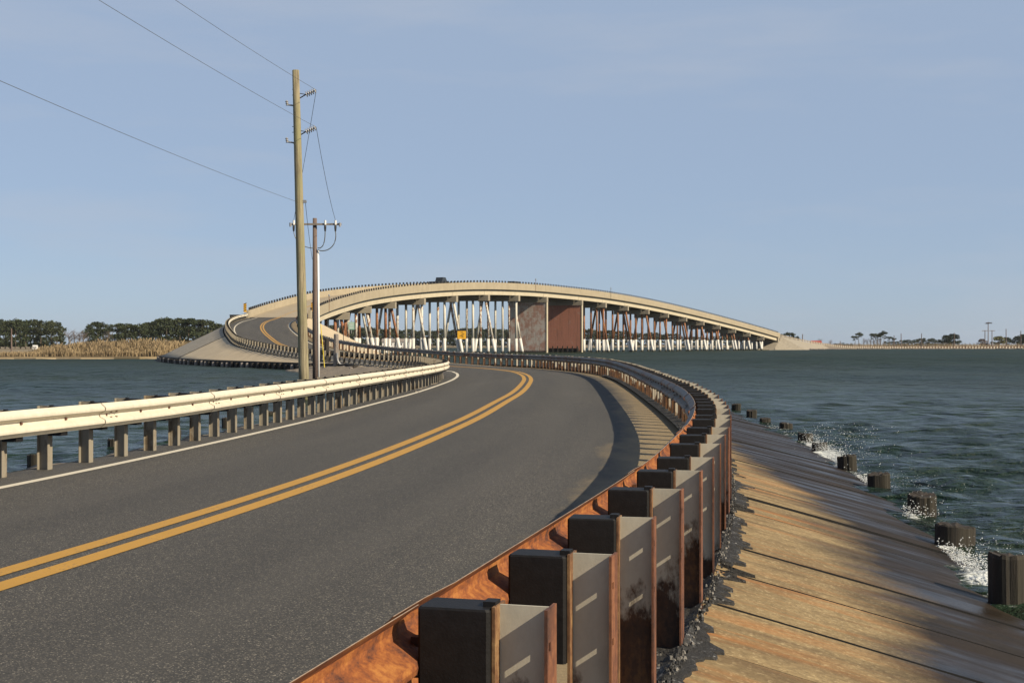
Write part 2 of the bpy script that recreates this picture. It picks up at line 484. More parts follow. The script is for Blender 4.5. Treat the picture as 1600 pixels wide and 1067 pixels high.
# ------------------------------------------------------------------ mesh builder
class MB:
    def __init__(s):
        s.v, s.f, s.mi, s.uv = [], [], [], []
        s.has_uv = False
    def add(s, verts, faces, mi=0, uvs=None):
        o = len(s.v)
        s.v.extend([tuple(p) for p in verts])
        for k, f in enumerate(faces):
            s.f.append(tuple(i + o for i in f))
            s.mi.append(mi if not hasattr(mi, '__len__') else mi[k])
        if uvs is not None:
            s.has_uv = True
            s.uv.extend(uvs)
        else:
            s.uv.extend([(0, 0)] * len(verts))
    def box(s, c, size, ax=None, mi=0, taper=1.0):
        c = Vector(c)
        X, Y, Z = ax if ax else (Vector((1, 0, 0)), Vector((0, 1, 0)), Vector((0, 0, 1)))
        hx, hy, hz = (q / 2 for q in size)
        vs = []
        for k in (-1, 1):
            t = taper if k > 0 else 1.0
            for a, b in ((-1, -1), (1, -1), (1, 1), (-1, 1)):
                vs.append(c + X * (a * hx * t) + Y * (b * hy * t) + Z * (k * hz))
        s.add(vs, [(3, 2, 1, 0), (4, 5, 6, 7), (0, 1, 5, 4), (1, 2, 6, 5), (2, 3, 7, 6), (3, 0, 4, 7)], mi)
    def tube(s, pts, rad, n=8, mi=0, cap=True, up=None):
        pts = [Vector(p) for p in pts]
        if not hasattr(rad, '__len__'):
            rad = [rad] * len(pts)
        vs, fs = [], []
        for i, p in enumerate(pts):
            t = (pts[min(i + 1, len(pts) - 1)] - pts[max(i - 1, 0)])
            if t.length < 1e-9:
                t = Vector((0, 0, 1))
            t.normalize()
            a = Vector((0, 0, 1)) if abs(t.z) < 0.9 else Vector((1, 0, 0))
            x = t.cross(a).normalized()
            y = t.cross(x).normalized()
            for k in range(n):
                th = 2 * math.pi * k / n
                vs.append(p + (x * math.cos(th) + y * math.sin(th)) * rad[i])
        for i in range(len(pts) - 1):
            for k in range(n):
                a, b = i * n + k, i * n + (k + 1) % n
                fs.append((a, a + n, b + n, b))
        if cap:
            fs.append(tuple(range(n)))
            fs.append(tuple(range((len(pts) - 1) * n + n - 1, (len(pts) - 1) * n - 1, -1)))
        s.add(vs, fs, mi)
    def strip(s, rows, mi=0, uvrows=None):
        """rows: list of equally long point lists"""
        n = len(rows[0])
        vs = [p for r in rows for p in r]
        fs = []
        for i in range(len(rows) - 1):
            for k in range(n - 1):
                a = i * n + k
                fs.append((a, a + 1, a + n + 1, a + n))
        s.add(vs, fs, mi, [u for r in uvrows for u in r] if uvrows else None)
    def mesh(s, name, mats, smooth=False):
        me = bpy.data.meshes.new(name)
        me.from_pydata(s.v, [], s.f)
        for m in mats:
            me.materials.append(MATS[m] if isinstance(m, str) else m)
        me.polygons.foreach_set('material_index', s.mi)
        if smooth:
            me.polygons.foreach_set('use_smooth', [True] * len(s.f))
        if s.has_uv:
            ul = me.uv_layers.new(name='UVMap')
            li = np.empty(len(me.loops), dtype=np.int32)
            me.loops.foreach_get('vertex_index', li)
            arr = np.array(s.uv, dtype=np.float32)[li]
            ul.data.foreach_set('uv', arr.ravel())
        me.update()
        return me
    def build(s, name, mats, parent=None, smooth=False, **tags):
        return mk(name, s.mesh(name, mats, smooth), parent, **tags)

def mk(name, me, parent=None, label=None, cat=None, group=None, kind=None, mat=None):
    o = bpy.data.objects.new(name, me)
    COL.objects.link(o)
    if parent is not None:
        o.parent = parent
    if mat is not None:
        o.matrix_basis = mat
    if label: o['label'] = label
    if cat: o['category'] = cat
    if group: o['group'] = group
    if kind: o['kind'] = kind
    return o
def empty(name, loc=(0, 0, 0), label=None, cat=None, group=None):
    o = mk(name, None, None, label, cat, group)
    o.location = loc
    o.empty_display_size = 0.3
    return o
def frame(p, t, n=None):
    """matrix with local Y along t (horizontal), local X to its right, Z up"""
    t = Vector((t[0], t[1], 0)).normalized()
    x = Vector((t.y, -t.x, 0))
    return Matrix(((x.x, t.x, 0, p[0]), (x.y, t.y, 0, p[1]), (0, 0, 1, p[2]), (0, 0, 0, 1)))

# ------------------------------------------------------------------ paths
class Path:
    def __init__(s, pts, step=0.25):
        P = np.array(pts, dtype=float)
        d = np.sqrt((np.diff(P[:, :2], axis=0) ** 2).sum(1))
        t = np.concatenate([[0], np.cumsum(d ** 0.75)])
        out = []
        n = len(P)
        # cubic hermite with finite-difference tangents on chord-length knots
        m = np.zeros_like(P)
        for i in range(n):
            if i == 0: m[i] = (P[1] - P[0]) / (t[1] - t[0])
            elif i == n - 1: m[i] = (P[-1] - P[-2]) / (t[-1] - t[-2])
            else:
                h0, h1 = t[i] - t[i - 1], t[i + 1] - t[i]
                m[i] = ((P[i] - P[i - 1]) / h0 * h1 + (P[i + 1] - P[i]) / h1 * h0) / (h0 + h1)
        for i in range(n - 1):
            h = t[i + 1] - t[i]
            k = max(4, int(d[i] / 0.12))
            for j in range(k):
                u = j / k
                h00 = 2*u**3 - 3*u**2 + 1; h10 = u**3 - 2*u**2 + u
                h01 = -2*u**3 + 3*u**2; h11 = u**3 - u**2
                out.append(h00 * P[i] + h10 * h * m[i] + h01 * P[i + 1] + h11 * h * m[i + 1])
        out.append(P[-1])
        Q = np.array(out)
        for _ in range(14):      # relax small wiggles
            Q[1:-1, :] = 0.5 * Q[1:-1, :] + 0.25 * (Q[:-2, :] + Q[2:, :])
        ds = np.sqrt((np.diff(Q[:, :2], axis=0) ** 2).sum(1))
        S = np.concatenate([[0], np.cumsum(ds)])
        s.L = S[-1]
        s.s = np.arange(0, s.L, step)
        s.q = np.stack([np.interp(s.s, S, Q[:, k]) for k in range(Q.shape[1])], 1)
        tn = np.gradient(s.q[:, :2], axis=0)
        for _ in range(6):
            tn[1:-1] = 0.5 * tn[1:-1] + 0.25 * (tn[:-2] + tn[2:])
        s.t = tn / np.linalg.norm(tn, axis=1)[:, None]
    def at(s, x):
        p = np.array([np.interp(x, s.s, s.q[:, k]) for k in range(s.q.shape[1])])
        t = np.array([np.interp(x, s.s, s.t[:, 0]), np.interp(x, s.s, s.t[:, 1])])
        t /= np.linalg.norm(t)
        return p, t, np.array([t[1], -t[0]])       # point, tangent, right normal
    def near(s, p):
        d = ((s.q[:, :2] - np.array(p)[None, :2]) ** 2).sum(1)
        i = int(d.argmin())
        return s.s[i], math.sqrt(d[i])
    def s_at_y(s, y, lo=0):
        i = np.argmax((s.q[:, 1] >= y) & (s.s >= lo))
        return s.s[i]
    def offset(s, a, b, off, step=2.0):
        r = []
        x = a
        while x <= b:
            p, t, n = s.at(x)
            r.append((p[0] + n[0] * off, p[1] + n[1] * off))
            x += step
        return r

WATER_Z = -0.5
ctr = [(-8.6, -11, 0), (-5.15, 0, 0), (-3.26, 8.15, 0), (-2.2, 13.8, 0), (-.95, 24.4, 0), (-.24, 33.7, 0), (.1, 38.5, 0), (.47, 46.9, 0),
       (.67, 55.6, 0), (.55, 62.5, 0), (.1, 68.8, 0), (-.8, 74, 0), (-2.0, 79, 0), (-3.5, 83.8, 0), (-5.3, 88, .03), (-10.2, 97, .25),
       (-14.5, 105, .52), (-18.6, 113, .95), (-21.3, 119, 1.35), (-24.6, 130, 2.15), (-28.5, 146, 3.25), (-31.7, 165, 4.3), (-33.3, 183, 5.25),
       (-33.0, 195, 6.5), (-31.4, 206, 7.9), (-29.2, 218.3, 9.3), (-25.9, 230.8, 10.5), (-21.2, 242.5, 11.55), (-15.3, 253.7, 12.45), (-9.1, 264.3, 13.05)]
SP = [(0, 13.05), (20, 13.4), (34, 13.3), (54, 12.9), (77, 11.9), (102, 10.3), (132, 8.0), (166, 5.1), (178, 4.0)]
for k, z in SP[1:]:
    ctr.append((-9.1 + .515 * k, 264.3 + .857 * k, z))
ctr += [(98, 441, 1.9), (116, 461, .1), (143, 480, -.25), (185, 492, -.3), (240, 498, -.3), (330, 503, -.3)]
C = Path(ctr)
S_J = C.s_at_y(183)                    # bridge joint
S_B0 = C.near((-9.1, 264.3))[0]
S_END = S_B0 + 178                     # far end of the bridge
S80 = C.s_at_y(80)

rr = [(-3.6, -9.3), (-1.15, 0), (-.43, 2.75), (.0, 4.4), (.83, 7.7), (1.25, 9.7), (1.66, 11.8), (2.05, 14.2), (2.32, 16.2), (2.70, 19.9), (3.08, 25.6),
      (3.42, 32.3), (3.92, 44), (4.2, 54), (4.15, 61), (3.7, 67.5), (2.9, 73)]
rr += C.offset(S80 + 1, S_J - 1.0, 4.0, 3.0)
RR = Path([(a, b, 0) for a, b in rr])
lr = [(-8.3, 3), (-6.75, 9), (-5.75, 14.7), (-5.08, 18), (-4.68, 21.9), (-4.32, 25.6), (-3.85, 32), (-3.3, 40), (-2.8, 49), (-2.78, 55), (-3.25, 62), (-4.2, 69)]
lr += C.offset(S80 - 3, S_J - 1.0, -3.75, 3.0)
LR = Path([(a, b, 0) for a, b in lr])
def road_z(p):
    s, d = C.near(p)
    return float(np.interp(s, C.s, C.q[:, 2]))

# ------------------------------------------------------------------ water
def make_water():
    nr, na = 860, 800
    r = 5.0 * np.exp(np.linspace(0, math.log(3000 / 5.0), nr))
    # finer close in
    r = 5.0 + (r - 5.0)
    a = np.radians(np.linspace(-62, 62, na))
    RRg, A = np.meshgrid(r, a, indexing='ij')
    X, Y = RRg * np.sin(A), RRg * np.cos(A)
    Z = np.zeros_like(X)
    dr = np.gradient(r)[:, None] * np.ones_like(A)
    ks = []
    for i in range(84):
        lam = 0.5 * (4.6 / 0.5) ** (rng.random())
        th = R(243) + rng.normal(0, 0.60)            # travels towards the bank and the camera
        k = 2 * math.pi / lam
        amp = 0.0086 * lam ** 0.66 * (0.5 + rng.random())
        ph = rng.random() * 6.283
        fade = np.clip((lam / (2.4 * dr)) - 0.6, 0, 1)
        arg = k * (X * math.cos(th) + Y * math.sin(th)) + ph
        sn = np.sin(arg)
        Z += amp * fade * (0.45 * sn + 1.25 * (0.63 - np.abs(np.sin(arg * 0.5 + 0.3))))
    gust = 0.75 + 0.5 * np.sin(X * 0.045 + 0.6 * np.sin(Y * 0.031)) * np.sin(Y * 0.052 + 1.0)
    Z = Z * np.clip(gust, .45, 1.3) + WATER_Z
    me = bpy.data.meshes.new('water')
    nv = nr * na
    co = np.stack([X, Y, Z], -1).reshape(-1, 3).astype(np.float32)
    i = np.arange(nr - 1)[:, None] * na + np.arange(na - 1)[None, :]
    q = np.stack([i, i + 1, i + na + 1, i + na], -1).reshape(-1, 4)[:, ::-1]
    me.vertices.add(nv)
    me.vertices.foreach_set('co', co.ravel())
    me.loops.add(q.size)
    me.loops.foreach_set('vertex_index', q.ravel().astype(np.int32))
    me.polygons.add(len(q))
    me.polygons.foreach_set('loop_start', np.arange(0, q.size, 4, dtype=np.int32))
    me.polygons.foreach_set('loop_total', np.full(len(q), 4, dtype=np.int32))
    me.polygons.foreach_set('use_smooth', np.ones(len(q), dtype=bool))
    me.update()
    me.validate()
    # foam weight near the slab toe where the small waves break
    at = me.attributes.new('foam', 'FLOAT', 'POINT')
    val = np.zeros(nv, dtype=np.float32)
    idx = np.where((co[:, 0] > 2) & (co[:, 0] < 11) & (co[:, 1] > 5) & (co[:, 1] < 48))[0]
    q = RR.q[RR.s < RR.near((4.0, 50))[0]]
    qs = RR.s[:len(q)]
    for c0 in range(0, len(idx), 20000):
        ii = idx[c0:c0 + 20000]
        d2 = (co[ii, 0][:, None] - q[None, :, 0]) ** 2 + (co[ii, 1][:, None] - q[None, :, 1]) ** 2
        j = d2.argmin(1)
        dd = np.sqrt(d2[np.arange(len(ii)), j])
        yy = q[j, 1]
        du = dd - np.interp(yy, [-5, 9, 14, 20, 26, 37, 90], [2.45, 2.45, 2.35, 2.55, 2.75, 2.8, 2.9])
        wgt = 0.42 * np.ones(len(ii))
        for (yc, L_, a_) in ((11.2, 1.1, .55), (12.9, .6, .45), (15.0, .5, .35), (18.8, 1.2, .5), (22.0, 1.6, .75), (24.6, 1.6, .7), (29, 1.6, .3)):
            wgt += a_ * np.exp(-((yy - yc) / L_) ** 2)
        val[ii] = wgt * np.exp(-np.abs(du - .05) / .42)
    at.data.foreach_set('value', val)
    me.materials.append(MATS['sea_water'])
    return mk('water', me, kind='structure')
make_water()

# sea bed so that nothing is empty below the water and behind the camera
b = MB(); b.box((0, 0, -3.2), (6200, 6200, 0.4)); b.build('ground', ['marsh_soil'], kind='structure')

# ------------------------------------------------------------------ road ribbon, banks
def lat(s):
    p, t, n = C.at(s)
    return p, t, n, LR.near(p)[1], RR.near(p)[1]
stations = list(np.arange(0.5, S_J + 0.01, 0.6))
if stations[-1] < S_J - .05: stations.append(S_J)
road = MB(); rows = []; uvs = []
LB, RB = [], []
for s in stations:
    p, t, n, oL, oR = lat(s)
    if LR.near(p)[0] < 0.3: oL = 3.55
    oL = min(max(oL, 3.3), 4.2); oR = min(max(oR, 3.3), 4.6)
    offs = [-(oL + .50), -oL, -3.2, -1.6, 0, 1.6, 3.0, oR, oR + .10]
    row = []; ur = []
    for o in offs:
        z = p[2] - 0.012 * abs(o) + (0.0 if abs(o) < 3.4 else -0.01)
        row.append((p[0] + n[0] * o, p[1] + n[1] * o, z))
        ur.append((o, s))
    rows.append(row); uvs.append(ur)
    LB.append((s, p, t, n, oL + .50)); RB.append((s, p, t, n, oR + .10))
road.strip([r[::-1] for r in rows], 0, [u[::-1] for u in uvs])
ROAD = road.build('road', ['asphalt'], kind='structure', smooth=True)
def zc(s, o):
    p, t, n = C.at(s)
    return p[2] - 0.012 * abs(o)
def line_strip(name, s0, s1, off, width, mat, step=0.6, wob=0.0):
    m = MB(); rows = []
    for s in np.arange(s0, s1, step):
        p, t, n = C.at(s)
        o = off(s) if callable(off) else off
        e = wob * (math.sin(s * 3.1) + math.sin(s * 7.7 + 1)) * .5
        a, b_ = o + width / 2 + e, o - width / 2 - e
        rows.append([(p[0] + n[0] * a, p[1] + n[1] * a, zc(s, a) + .005), (p[0] + n[0] * b_, p[1] + n[1] * b_, zc(s, b_) + .005)])
    m.strip(rows)
    m.build(name, [mat], ROAD)
line_strip('centre_line', .6, S_J + 22, -.145, .17, 'yellow_paint')
line_strip('centre_line', .6, S_J + 22, .145, .17, 'yellow_paint')
def left_edge(s):
    p, t, n = C.at(s)
    return -(max(3.05, min(3.4, LR.near(p)[1] - .42)))
line_strip('edge_line', 12, S_J, lambda s: -3.2 if C.at(s)[0][1] < 70 else -3.1, .14, 'white_paint')
line_strip('edge_line', S80 + 6, S_J, 3.15, .14, 'white_paint')
line_strip('edge_line', S_J, S_J + 60, -3.45, .14, 'white_paint')

# left bank
bank = MB(); rows = []
s_bank_end = C.s_at_y(96)
for s, p, t, n, o in LB:
    if s > s_bank_end: break
    j = .10 * math.sin(s * 2.3) + .07 * math.sin(s * 5.9)
    row = []
    inner = 0.0
    for k, (do, z) in enumerate(((0, -.055), (.28 + j, -.10), (.75 + j, -.34), (1.5 + j, -.75), (3.2, -1.6))):
        row.append((p[0] - n[0] * (o + do), p[1] - n[1] * (o + do), p[2] + z + (random.uniform(-.03, .03) if k in (1, 2) else 0)))
    rows.append(row)
bank.strip(rows)
bank.build('causeway_bank', ['bank_gravel'], kind='structure')

# flat spit of land on the inside of the curve
spit = MB()
shore = [(-3.2, 40), (-5.0, 46), (-6.6, 52), (-9.5, 63), (-12.2, 76), (-14.6, 88), (-16.5, 93.5)]
inn = [(-2.9, 40), (-2.9, 46), (-2.9, 52), (-3.4, 63), (-5.2, 76), (-9.5, 90), (-13, 96)]
rows = []
SH = Path([(a, b_, 0) for a, b_ in shore], 0.5); IN = Path([(a, b_, 0) for a, b_ in inn], 0.5)
for k in range(60):
    f = k / 59
    a, b_ = SH.at(f * SH.L)[0], IN.at(f * IN.L)[0]
    row = []
    for q in range(-2, 13):
        g_ = q / 12
        x, y = a[0] + (b_[0] - a[0]) * g_, a[1] + (b_[1] - a[1]) * g_
        z = -.42 + .36 * min(1, max(g_, 0) * 1.6) + (g_ if g_ < 0 else 0) * 3 + random.uniform(-.05, .05)
        row.append((x, y, z))
    rows.append(row)
spit.strip(rows)
spit.build('spit_ground', ['bank_gravel'], kind='structure')

# embankment of the ramp: left slope in two materials, right slope, front slope under the bridge
def emb_rows(s0, s1, side, step=1.0):
    rows = []
    s = s0
    while s <= s1 + .01:
        ss = min(s, S_J)
        p, t, n = C.at(s)
        z = p[2] if s <= S_J else C.at(S_J)[0][2] - .9 - (s - S_J) * .52
        o0 = 4.35
        toe = o0 + max(.5, 2.0 * (z + .1))
        row = []
        for f in (0, .06, .3, .55, .8, 1.0, 1.0001 if side < 0 else 1.25):
            o = o0 + (toe - o0) * f
            zz = z - .08 - (z + .02) * f if f <= 1 else -.7
            zz += random.uniform(-.03, .03) if 0 < f < 1 else 0
            row.append((p[0] + side * n[0] * o, p[1] + side * n[1] * o, zz))
        rows.append(row)
        s += step
    return rows
s_tan0, s_tan1 = C.s_at_y(86), C.s_at_y(133)
for name, a, b_, mat in (('paved_slope', s_tan0, s_tan1, 'slope_tan'), ('gravel_slope', s_tan1, S_J + 13, 'slope_grey')):
    m = MB(); m.strip(emb_rows(a, b_, -1)); m.build(name, [mat], kind='structure', smooth=True)
m = MB(); m.strip([r[::-1] for r in emb_rows(s_tan0, S_J + 13, 1)]); m.build('bridge_side_slope', ['slope_tan'], kind='structure', smooth=True)
m = MB(); rows = []
for s in np.arange(S_J, S_J + 13.5, 1.0):
    p, t, n = C.at(s); z = C.at(S_J)[0][2] - .98 - (s - S_J) * .52
    rows.append([(p[0] + n[0] * o, p[1] + n[1] * o, z) for o in (4.35, 0, -4.35)])
m.strip(rows); m.build('front_slope', ['slope_grey'], kind='structure')

# ------------------------------------------------------------------ W-beam guardrails
PROF = [(.020, .000), (.030, .010), (.081, .052), (.084, .074), (.080, .096), (.004, .138), (.0, .156), (.004, .174), (.080, .216), (.084, .238), (.081, .260), (.030, .302), (.020, .312)]
def beam_panel(path, s0, s1, side, ztop, zfun, mats, lap=.16, step=.32):
    """side=+1: traffic is to the left of the path direction (rail on the right hand)"""
    m = MB()
    N = max(3, int((s1 + lap - s0) / step) + 1)
    ss = np.concatenate([[s0 - lap, s0 - lap + .25], np.linspace(s0 - lap + .5, s1, N - 1)])
    fr, bk = [], []
    for i, s in enumerate(ss):
        p, t, n = path.at(max(.02, min(s, path.L - .3)))
        z0 = zfun(p) + ztop - .312
        k = .014 if i < 2 else 0.0
        a, b_ = [], []
        for (u, z) in PROF:
            o = -side * (u + k)
            a.append((p[0] + n[0] * o, p[1] + n[1] * o, z0 + z))
            o = -side * (u + k - .004)
            b_.append((p[0] + n[0] * o, p[1] + n[1] * o, z0 + z))
        fr.append(a); bk.append(b_)
    if side > 0:
        fr2, bk2 = [r[::-1] for r in fr], bk
    else:
        fr2, bk2 = fr, [r[::-1] for r in bk]
    m.strip(fr2, 0); m.strip(bk2, 1)
    # top and bottom rolled edges
    for rws in ([[(a[-1]), (b_[-1])] for a, b_ in zip(fr, bk)], [[(b_[0]), (a[0])] for a, b_ in zip(fr, bk)]):
        m.strip(rws if side < 0 else [r[::-1] for r in rws], 2)
    for e in (0, -1):                     # closed ends coloured dark to stand for the shadow line at the lap
        a, b_ = fr[e], bk[e]
        m.strip([a, b_], 3)
    # splice bolts and post bolt slots
    for s in [s0 + .06, s0 + .20] + [s0 + .9525 * k for k in range(4)]:
        p, t, n = path.at(min(s, path.L - .3))
        z0 = zfun(p) + ztop - .312
        zz = (.156,) if s - s0 > .25 or s == s0 else (.115, .197)
        for z in zz:
            u = .012 if z == .156 else .045
            c = (p[0] - side * n[0] * u, p[1] - side * n[1] * u, z0 + z)
            m.box(c, (.022, .03, .03), (Vector((n[0], n[1], 0)), Vector((t[0], t[1], 0)), Vector((0, 0, 1))), 3)
    return m.mesh('rail_panel', mats, smooth=False)
def post_mesh(h, mats, top=.0, depth=.152, fw=.102, th=.009):
    """local: X outward from the road, Y along rail, origin at post top centre; I section"""
    m = MB()
    z = -h / 2
    m.box((0, 0, z), (depth - 2 * th, .008, h), None, 0)
    m.box((-depth / 2 + th / 2, 0, z), (th, fw, h + .001), None, 2 if len(mats) > 2 else 1)
    xo = depth / 2 - th / 2
    def fl(y0, y1, z0, z1):
        m.box((xo, (y0 + y1) / 2, (z0 + z1) / 2), (th, y1 - y0, z1 - z0), None, 1)
    fl(-fw / 2, -.040, -h, 0); fl(-.018, fw / 2, -h, 0)
    fl(-.040, -.018, -h, -.300); fl(-.040, -.018, -.276, -.112); fl(-.040, -.018, -.088, 0)
    return m.mesh('post', mats)
def block_mesh(d=.2, wd=.135, h=.36):
    m = MB()
    b_ = .008
    prof = [(-d/2, -wd/2 + b_), (-d/2 + b_, -wd/2), (d/2 - b_, -wd/2), (d/2, -wd/2 + b_), (d/2, wd/2 - b_), (d/2 - b_, wd/2), (-d/2 + b_, wd/2), (-d/2, wd/2 - b_)]
    zs = [(-h, 1), (-.014, 1), (-.006, 1.0), (0, .95)]
    rows = [[(x * k, y * k, z) for x, y in prof] for z, k in zs]
    n = len(prof)
    vs = [p for r in rows for p in r]; fs = []
    for i in range(len(zs) - 1):
        for k in range(n):
            fs.append((i*n + k, i*n + (k+1) % n, (i+1)*n + (k+1) % n, (i+1)*n + k))
    fs.append(tuple(range((len(zs)-1)*n, len(zs)*n))); fs.append(tuple(range(n - 1, -1, -1)))
    m.add(vs, fs)
    m.box((d/2 - .012, 0, .006), (.035, .05, .016))           # moulded lug over the post flange
    m.box((d/2 + .022, .03, -.17), (.04, .026, .026), None, 1)   # bolt through the post flange
    return m.mesh('blockout', ['block_black', 'bolt_dark'])
BLOCK = block_mesh()
def guardrail(name, path, side, ztop, zfun, s0, s1, pm, rail_mats, label, post_h, near_first=0.0):
    root = empty(name, (*path.at(s0)[0][:2], zfun(path.at(s0)[0])), label, 'guardrail')
    inv = Matrix.Translation(-root.location)
    k = 0; s = s0
    while s + 3.81 < s1:
        o = mk('rail_panel', beam_panel(path, s, s + 3.81, side, ztop, zfun, rail_mats), root, mat=inv)
        s += 3.81
    s_end = s
    s = s0
    i = 0
    while s < s_end + .1:
        p, t, n = path.at(s)
        z = zfun(p)
        jz = random.uniform(-.014, .010); rot = random.uniform(-.05, .05)
        for nm, me, u in (('post', pm, .200 + .076 + .004), ('blockout', BLOCK, .102)):
            c = (p[0] + side * n[0] * u, p[1] + side * n[1] * u, z + ztop + (.010 if nm == 'post' else .006) + jz)
            M_ = frame(c, t * side) @ Matrix.Rotation(rot, 4, 'Z')
            if nm == 'post':
                po = mk('post', pm, root, mat=inv @ M_)
            else:
                bo = mk('blockout', me, po, mat=(inv @ po.matrix_basis).inverted() @ (inv @ inv.inverted() @ inv @ M_) if False else po.matrix_basis.inverted() @ (inv @ M_))
        s += .9525
        i += 1
    return root
m_rust('rust_gold', (0.05, 0.024, 0.013), (0.15, 0.07, 0.03), (0.30, 0.18, 0.08))
PM_R = post_mesh(1.25, ['post_web', 'rust_red', 'rust_gold'])
PM_L = post_mesh(1.2, ['galv_post', 'galv_post'])
GR = guardrail('guardrail', RR, 1, .79, road_z, RR.near((-2.2, -4.0))[0] + .10, RR.L - .5, PM_R, ['rail_face', 'rust_orange', 'rail_edge', 'bolt_dark'],
               'rusty steel guardrail with black blocks curving along the water side of the road', 1.25)
GL = guardrail('guardrail', LR, -1, .73, road_z, LR.near((-6.75, 9))[0] + .2, LR.L - .5, PM_L, ['galv_cream', 'galv_post', 'galv_cream', 'bolt_dark'],
               'pale cream guardrail curving along the left edge of the road to the bridge', 1.2)

# far causeway rail beyond the bridge
FR = Path([(a, b_, 0) for a, b_ in C.offset(S_END + 2, C.L - 2, 4.2, 4.0)])
fm = MB(); fm.box((0, 0, -.5), (.2, .36, 1.0)); FPM = fm.mesh('post', ['galv_cream'])
fr_root = empty('guardrail', (*FR.at(0)[0][:2], 2), 'distant pale post guardrail on the low causeway past the bridge', 'guardrail')
inv = Matrix.Translation(-fr_root.location)
s = 0.5
while s < min(FR.L - 1, 235):
    p, t, n = FR.at(s)
    mk('post', FPM, fr_root, mat=inv @ frame((p[0], p[1], road_z(p) + .72), t))
    s += 1.28
m = MB(); rows = []
for s in np.arange(0.2, min(FR.L - 1, 236), 2.0):
    p, t, n = FR.at(s); z = road_z(p)
    rows.append([(p[0] - n[0]*.12, p[1] - n[1]*.12, z + .40), (p[0] - n[0]*.12, p[1] - n[1]*.12, z + .68), (p[0] - n[0]*.16, p[1] - n[1]*.16, z + .70)])
m.strip(rows); o = m.build('rail_panel', ['rust_red'], fr_root); o.matrix_basis = inv

# ------------------------------------------------------------------ sloped concrete slabs and tar ledge on the right
def w_toe(s):
    y = RR.at(s)[0][1]
    return float(np.interp(y, [-5, 9, 14, 20, 26, 37, 90], [2.45, 2.45, 2.35, 2.55, 2.75, 2.8, 2.9]))
REV = empty('revetment', (0, 0, 0)); REV['kind'] = 'structure'
def slab_z(u, s):
    f = (u - .34) / (w_toe(s) - .34)
    return .035 - .52 * f - .02 * f * f
s_r0, s_r1 = RR.near((-2.8, -6))[0], RR.s_at_y(92)
slab_w = 1.06
s = s_r0; k = 0
while s < s_r1:
    m = MB()
    g0, g1 = s + .021, s + slab_w - .021
    dz = random.uniform(-.012, .012)
    top, bot = [], []
    U = [.34, .7, 1.1, 1.5, 1.9, 2.3, 2.6, 1e9]
    cols = []
    for q, sg in enumerate((g0, (g0 + g1) / 2, g1)):
        p, t, n = RR.at(sg)
        wt = w_toe(sg) * 1.14 + .04 * math.sin(k * 2.7)
        col = []; uvc = []
        for u in U:
            u = min(u, wt)
            f = (u - .34) / (wt - .34)
            zz = slab_z(u, sg) + dz
            jt = random.uniform(-.008, .008) if q != 1 else 0
            col.append((p[0] + n[0] * u + t[0] * jt, p[1] + n[1] * u + t[1] * jt, zz)); uvc.append((sg, f))
        cols.append((col, uvc))
    m.strip([c[0][::-1] for c in cols], 0, [c[1][::-1] for c in cols])
    # sides and toe face
    for c, flip in ((cols[0], 0), (cols[-1], 1)):
        lo = [(x, y, z - .12) for x, y, z in c[0]]
        rws = [c[0], lo] if flip else [lo, c[0]]
        m.strip(rws, 1)
    tp = [c[0][-1] for c in cols]; lo = [(x, y, z - .16) for x, y, z in tp]
    m.strip([tp, lo], 1)
    m.build('slab', ['slab_concrete', 'dark_joint'], REV, smooth=False)
    s += slab_w; k += 1
# dark bedding under the joints
m = MB(); rows = []
for s in np.arange(s_r0, s_r1, .6):
    p, t, n = RR.at(s); wt = w_toe(s) - .02
    rows.append([(p[0] + n[0]*u, p[1] + n[1]*u, z) for u, z in ((.15, -.03), (.36, -.035), (wt, slab_z(wt, s) - .06), (wt + .45, slab_z(wt + .45, s) - .06), (wt + 1.6, -1.5))])
m.strip([r[::-1] for r in rows]); m.build('joint_bedding', ['dark_joint'], REV)
# tar and stone ledge with ragged fingers running onto the slabs
m = MB(); rows = []
s = s_r0
edge = .62; ph = 0
fing = []
while s < RR.s_at_y(60):
    fing.append(s)
    s += .045
finger = [0.0] * len(fing)
i = 0
while i < len(fing):
    wd = random.randint(2, 4); ln = random.choice([.02, .03, .05, .08, .11, .15]) * random.uniform(.6, 1.3)
    joint = abs(((fing[i] - s_r0) / slab_w) % 1.0) < .06
    if joint: ln += .10
    for q in range(wd):
        if i + q < len(fing):
            finger[i + q] = ln * math.sin(math.pi * (q + .5) / wd)
    i += wd + random.randint(0, 2)
for s, fl in zip(fing, finger):
    p, t, n = RR.at(s)
    e = .405 + .025 * math.sin(s * 1.7) + .03 * math.sin(s * 4.3 + 1)
    r = []
    for u, dz in ((.02, .052), (.16, .066 + random.uniform(-.012, .012)), (.30, .066 + random.uniform(-.015, .015)), (.36, .058 + random.uniform(-.015, .015)), (e - .05, .034 + random.uniform(-.006, .006))):
        zz = dz - .03 if u < .34 else slab_z(u, s) + dz - .018
        r.append((p[0] + n[0]*u, p[1] + n[1]*u, zz))
    u = e + fl
    r.append((p[0] + n[0]*u, p[1] + n[1]*u, slab_z(u, s) + .016))
    u += .006
    r.append((p[0] + n[0]*u, p[1] + n[1]*u, slab_z(u, s) - .016))
    rows.append(r)
m.strip([r[::-1] for r in rows])
m.build('tar_ledge', ['tar'], kind='structure')
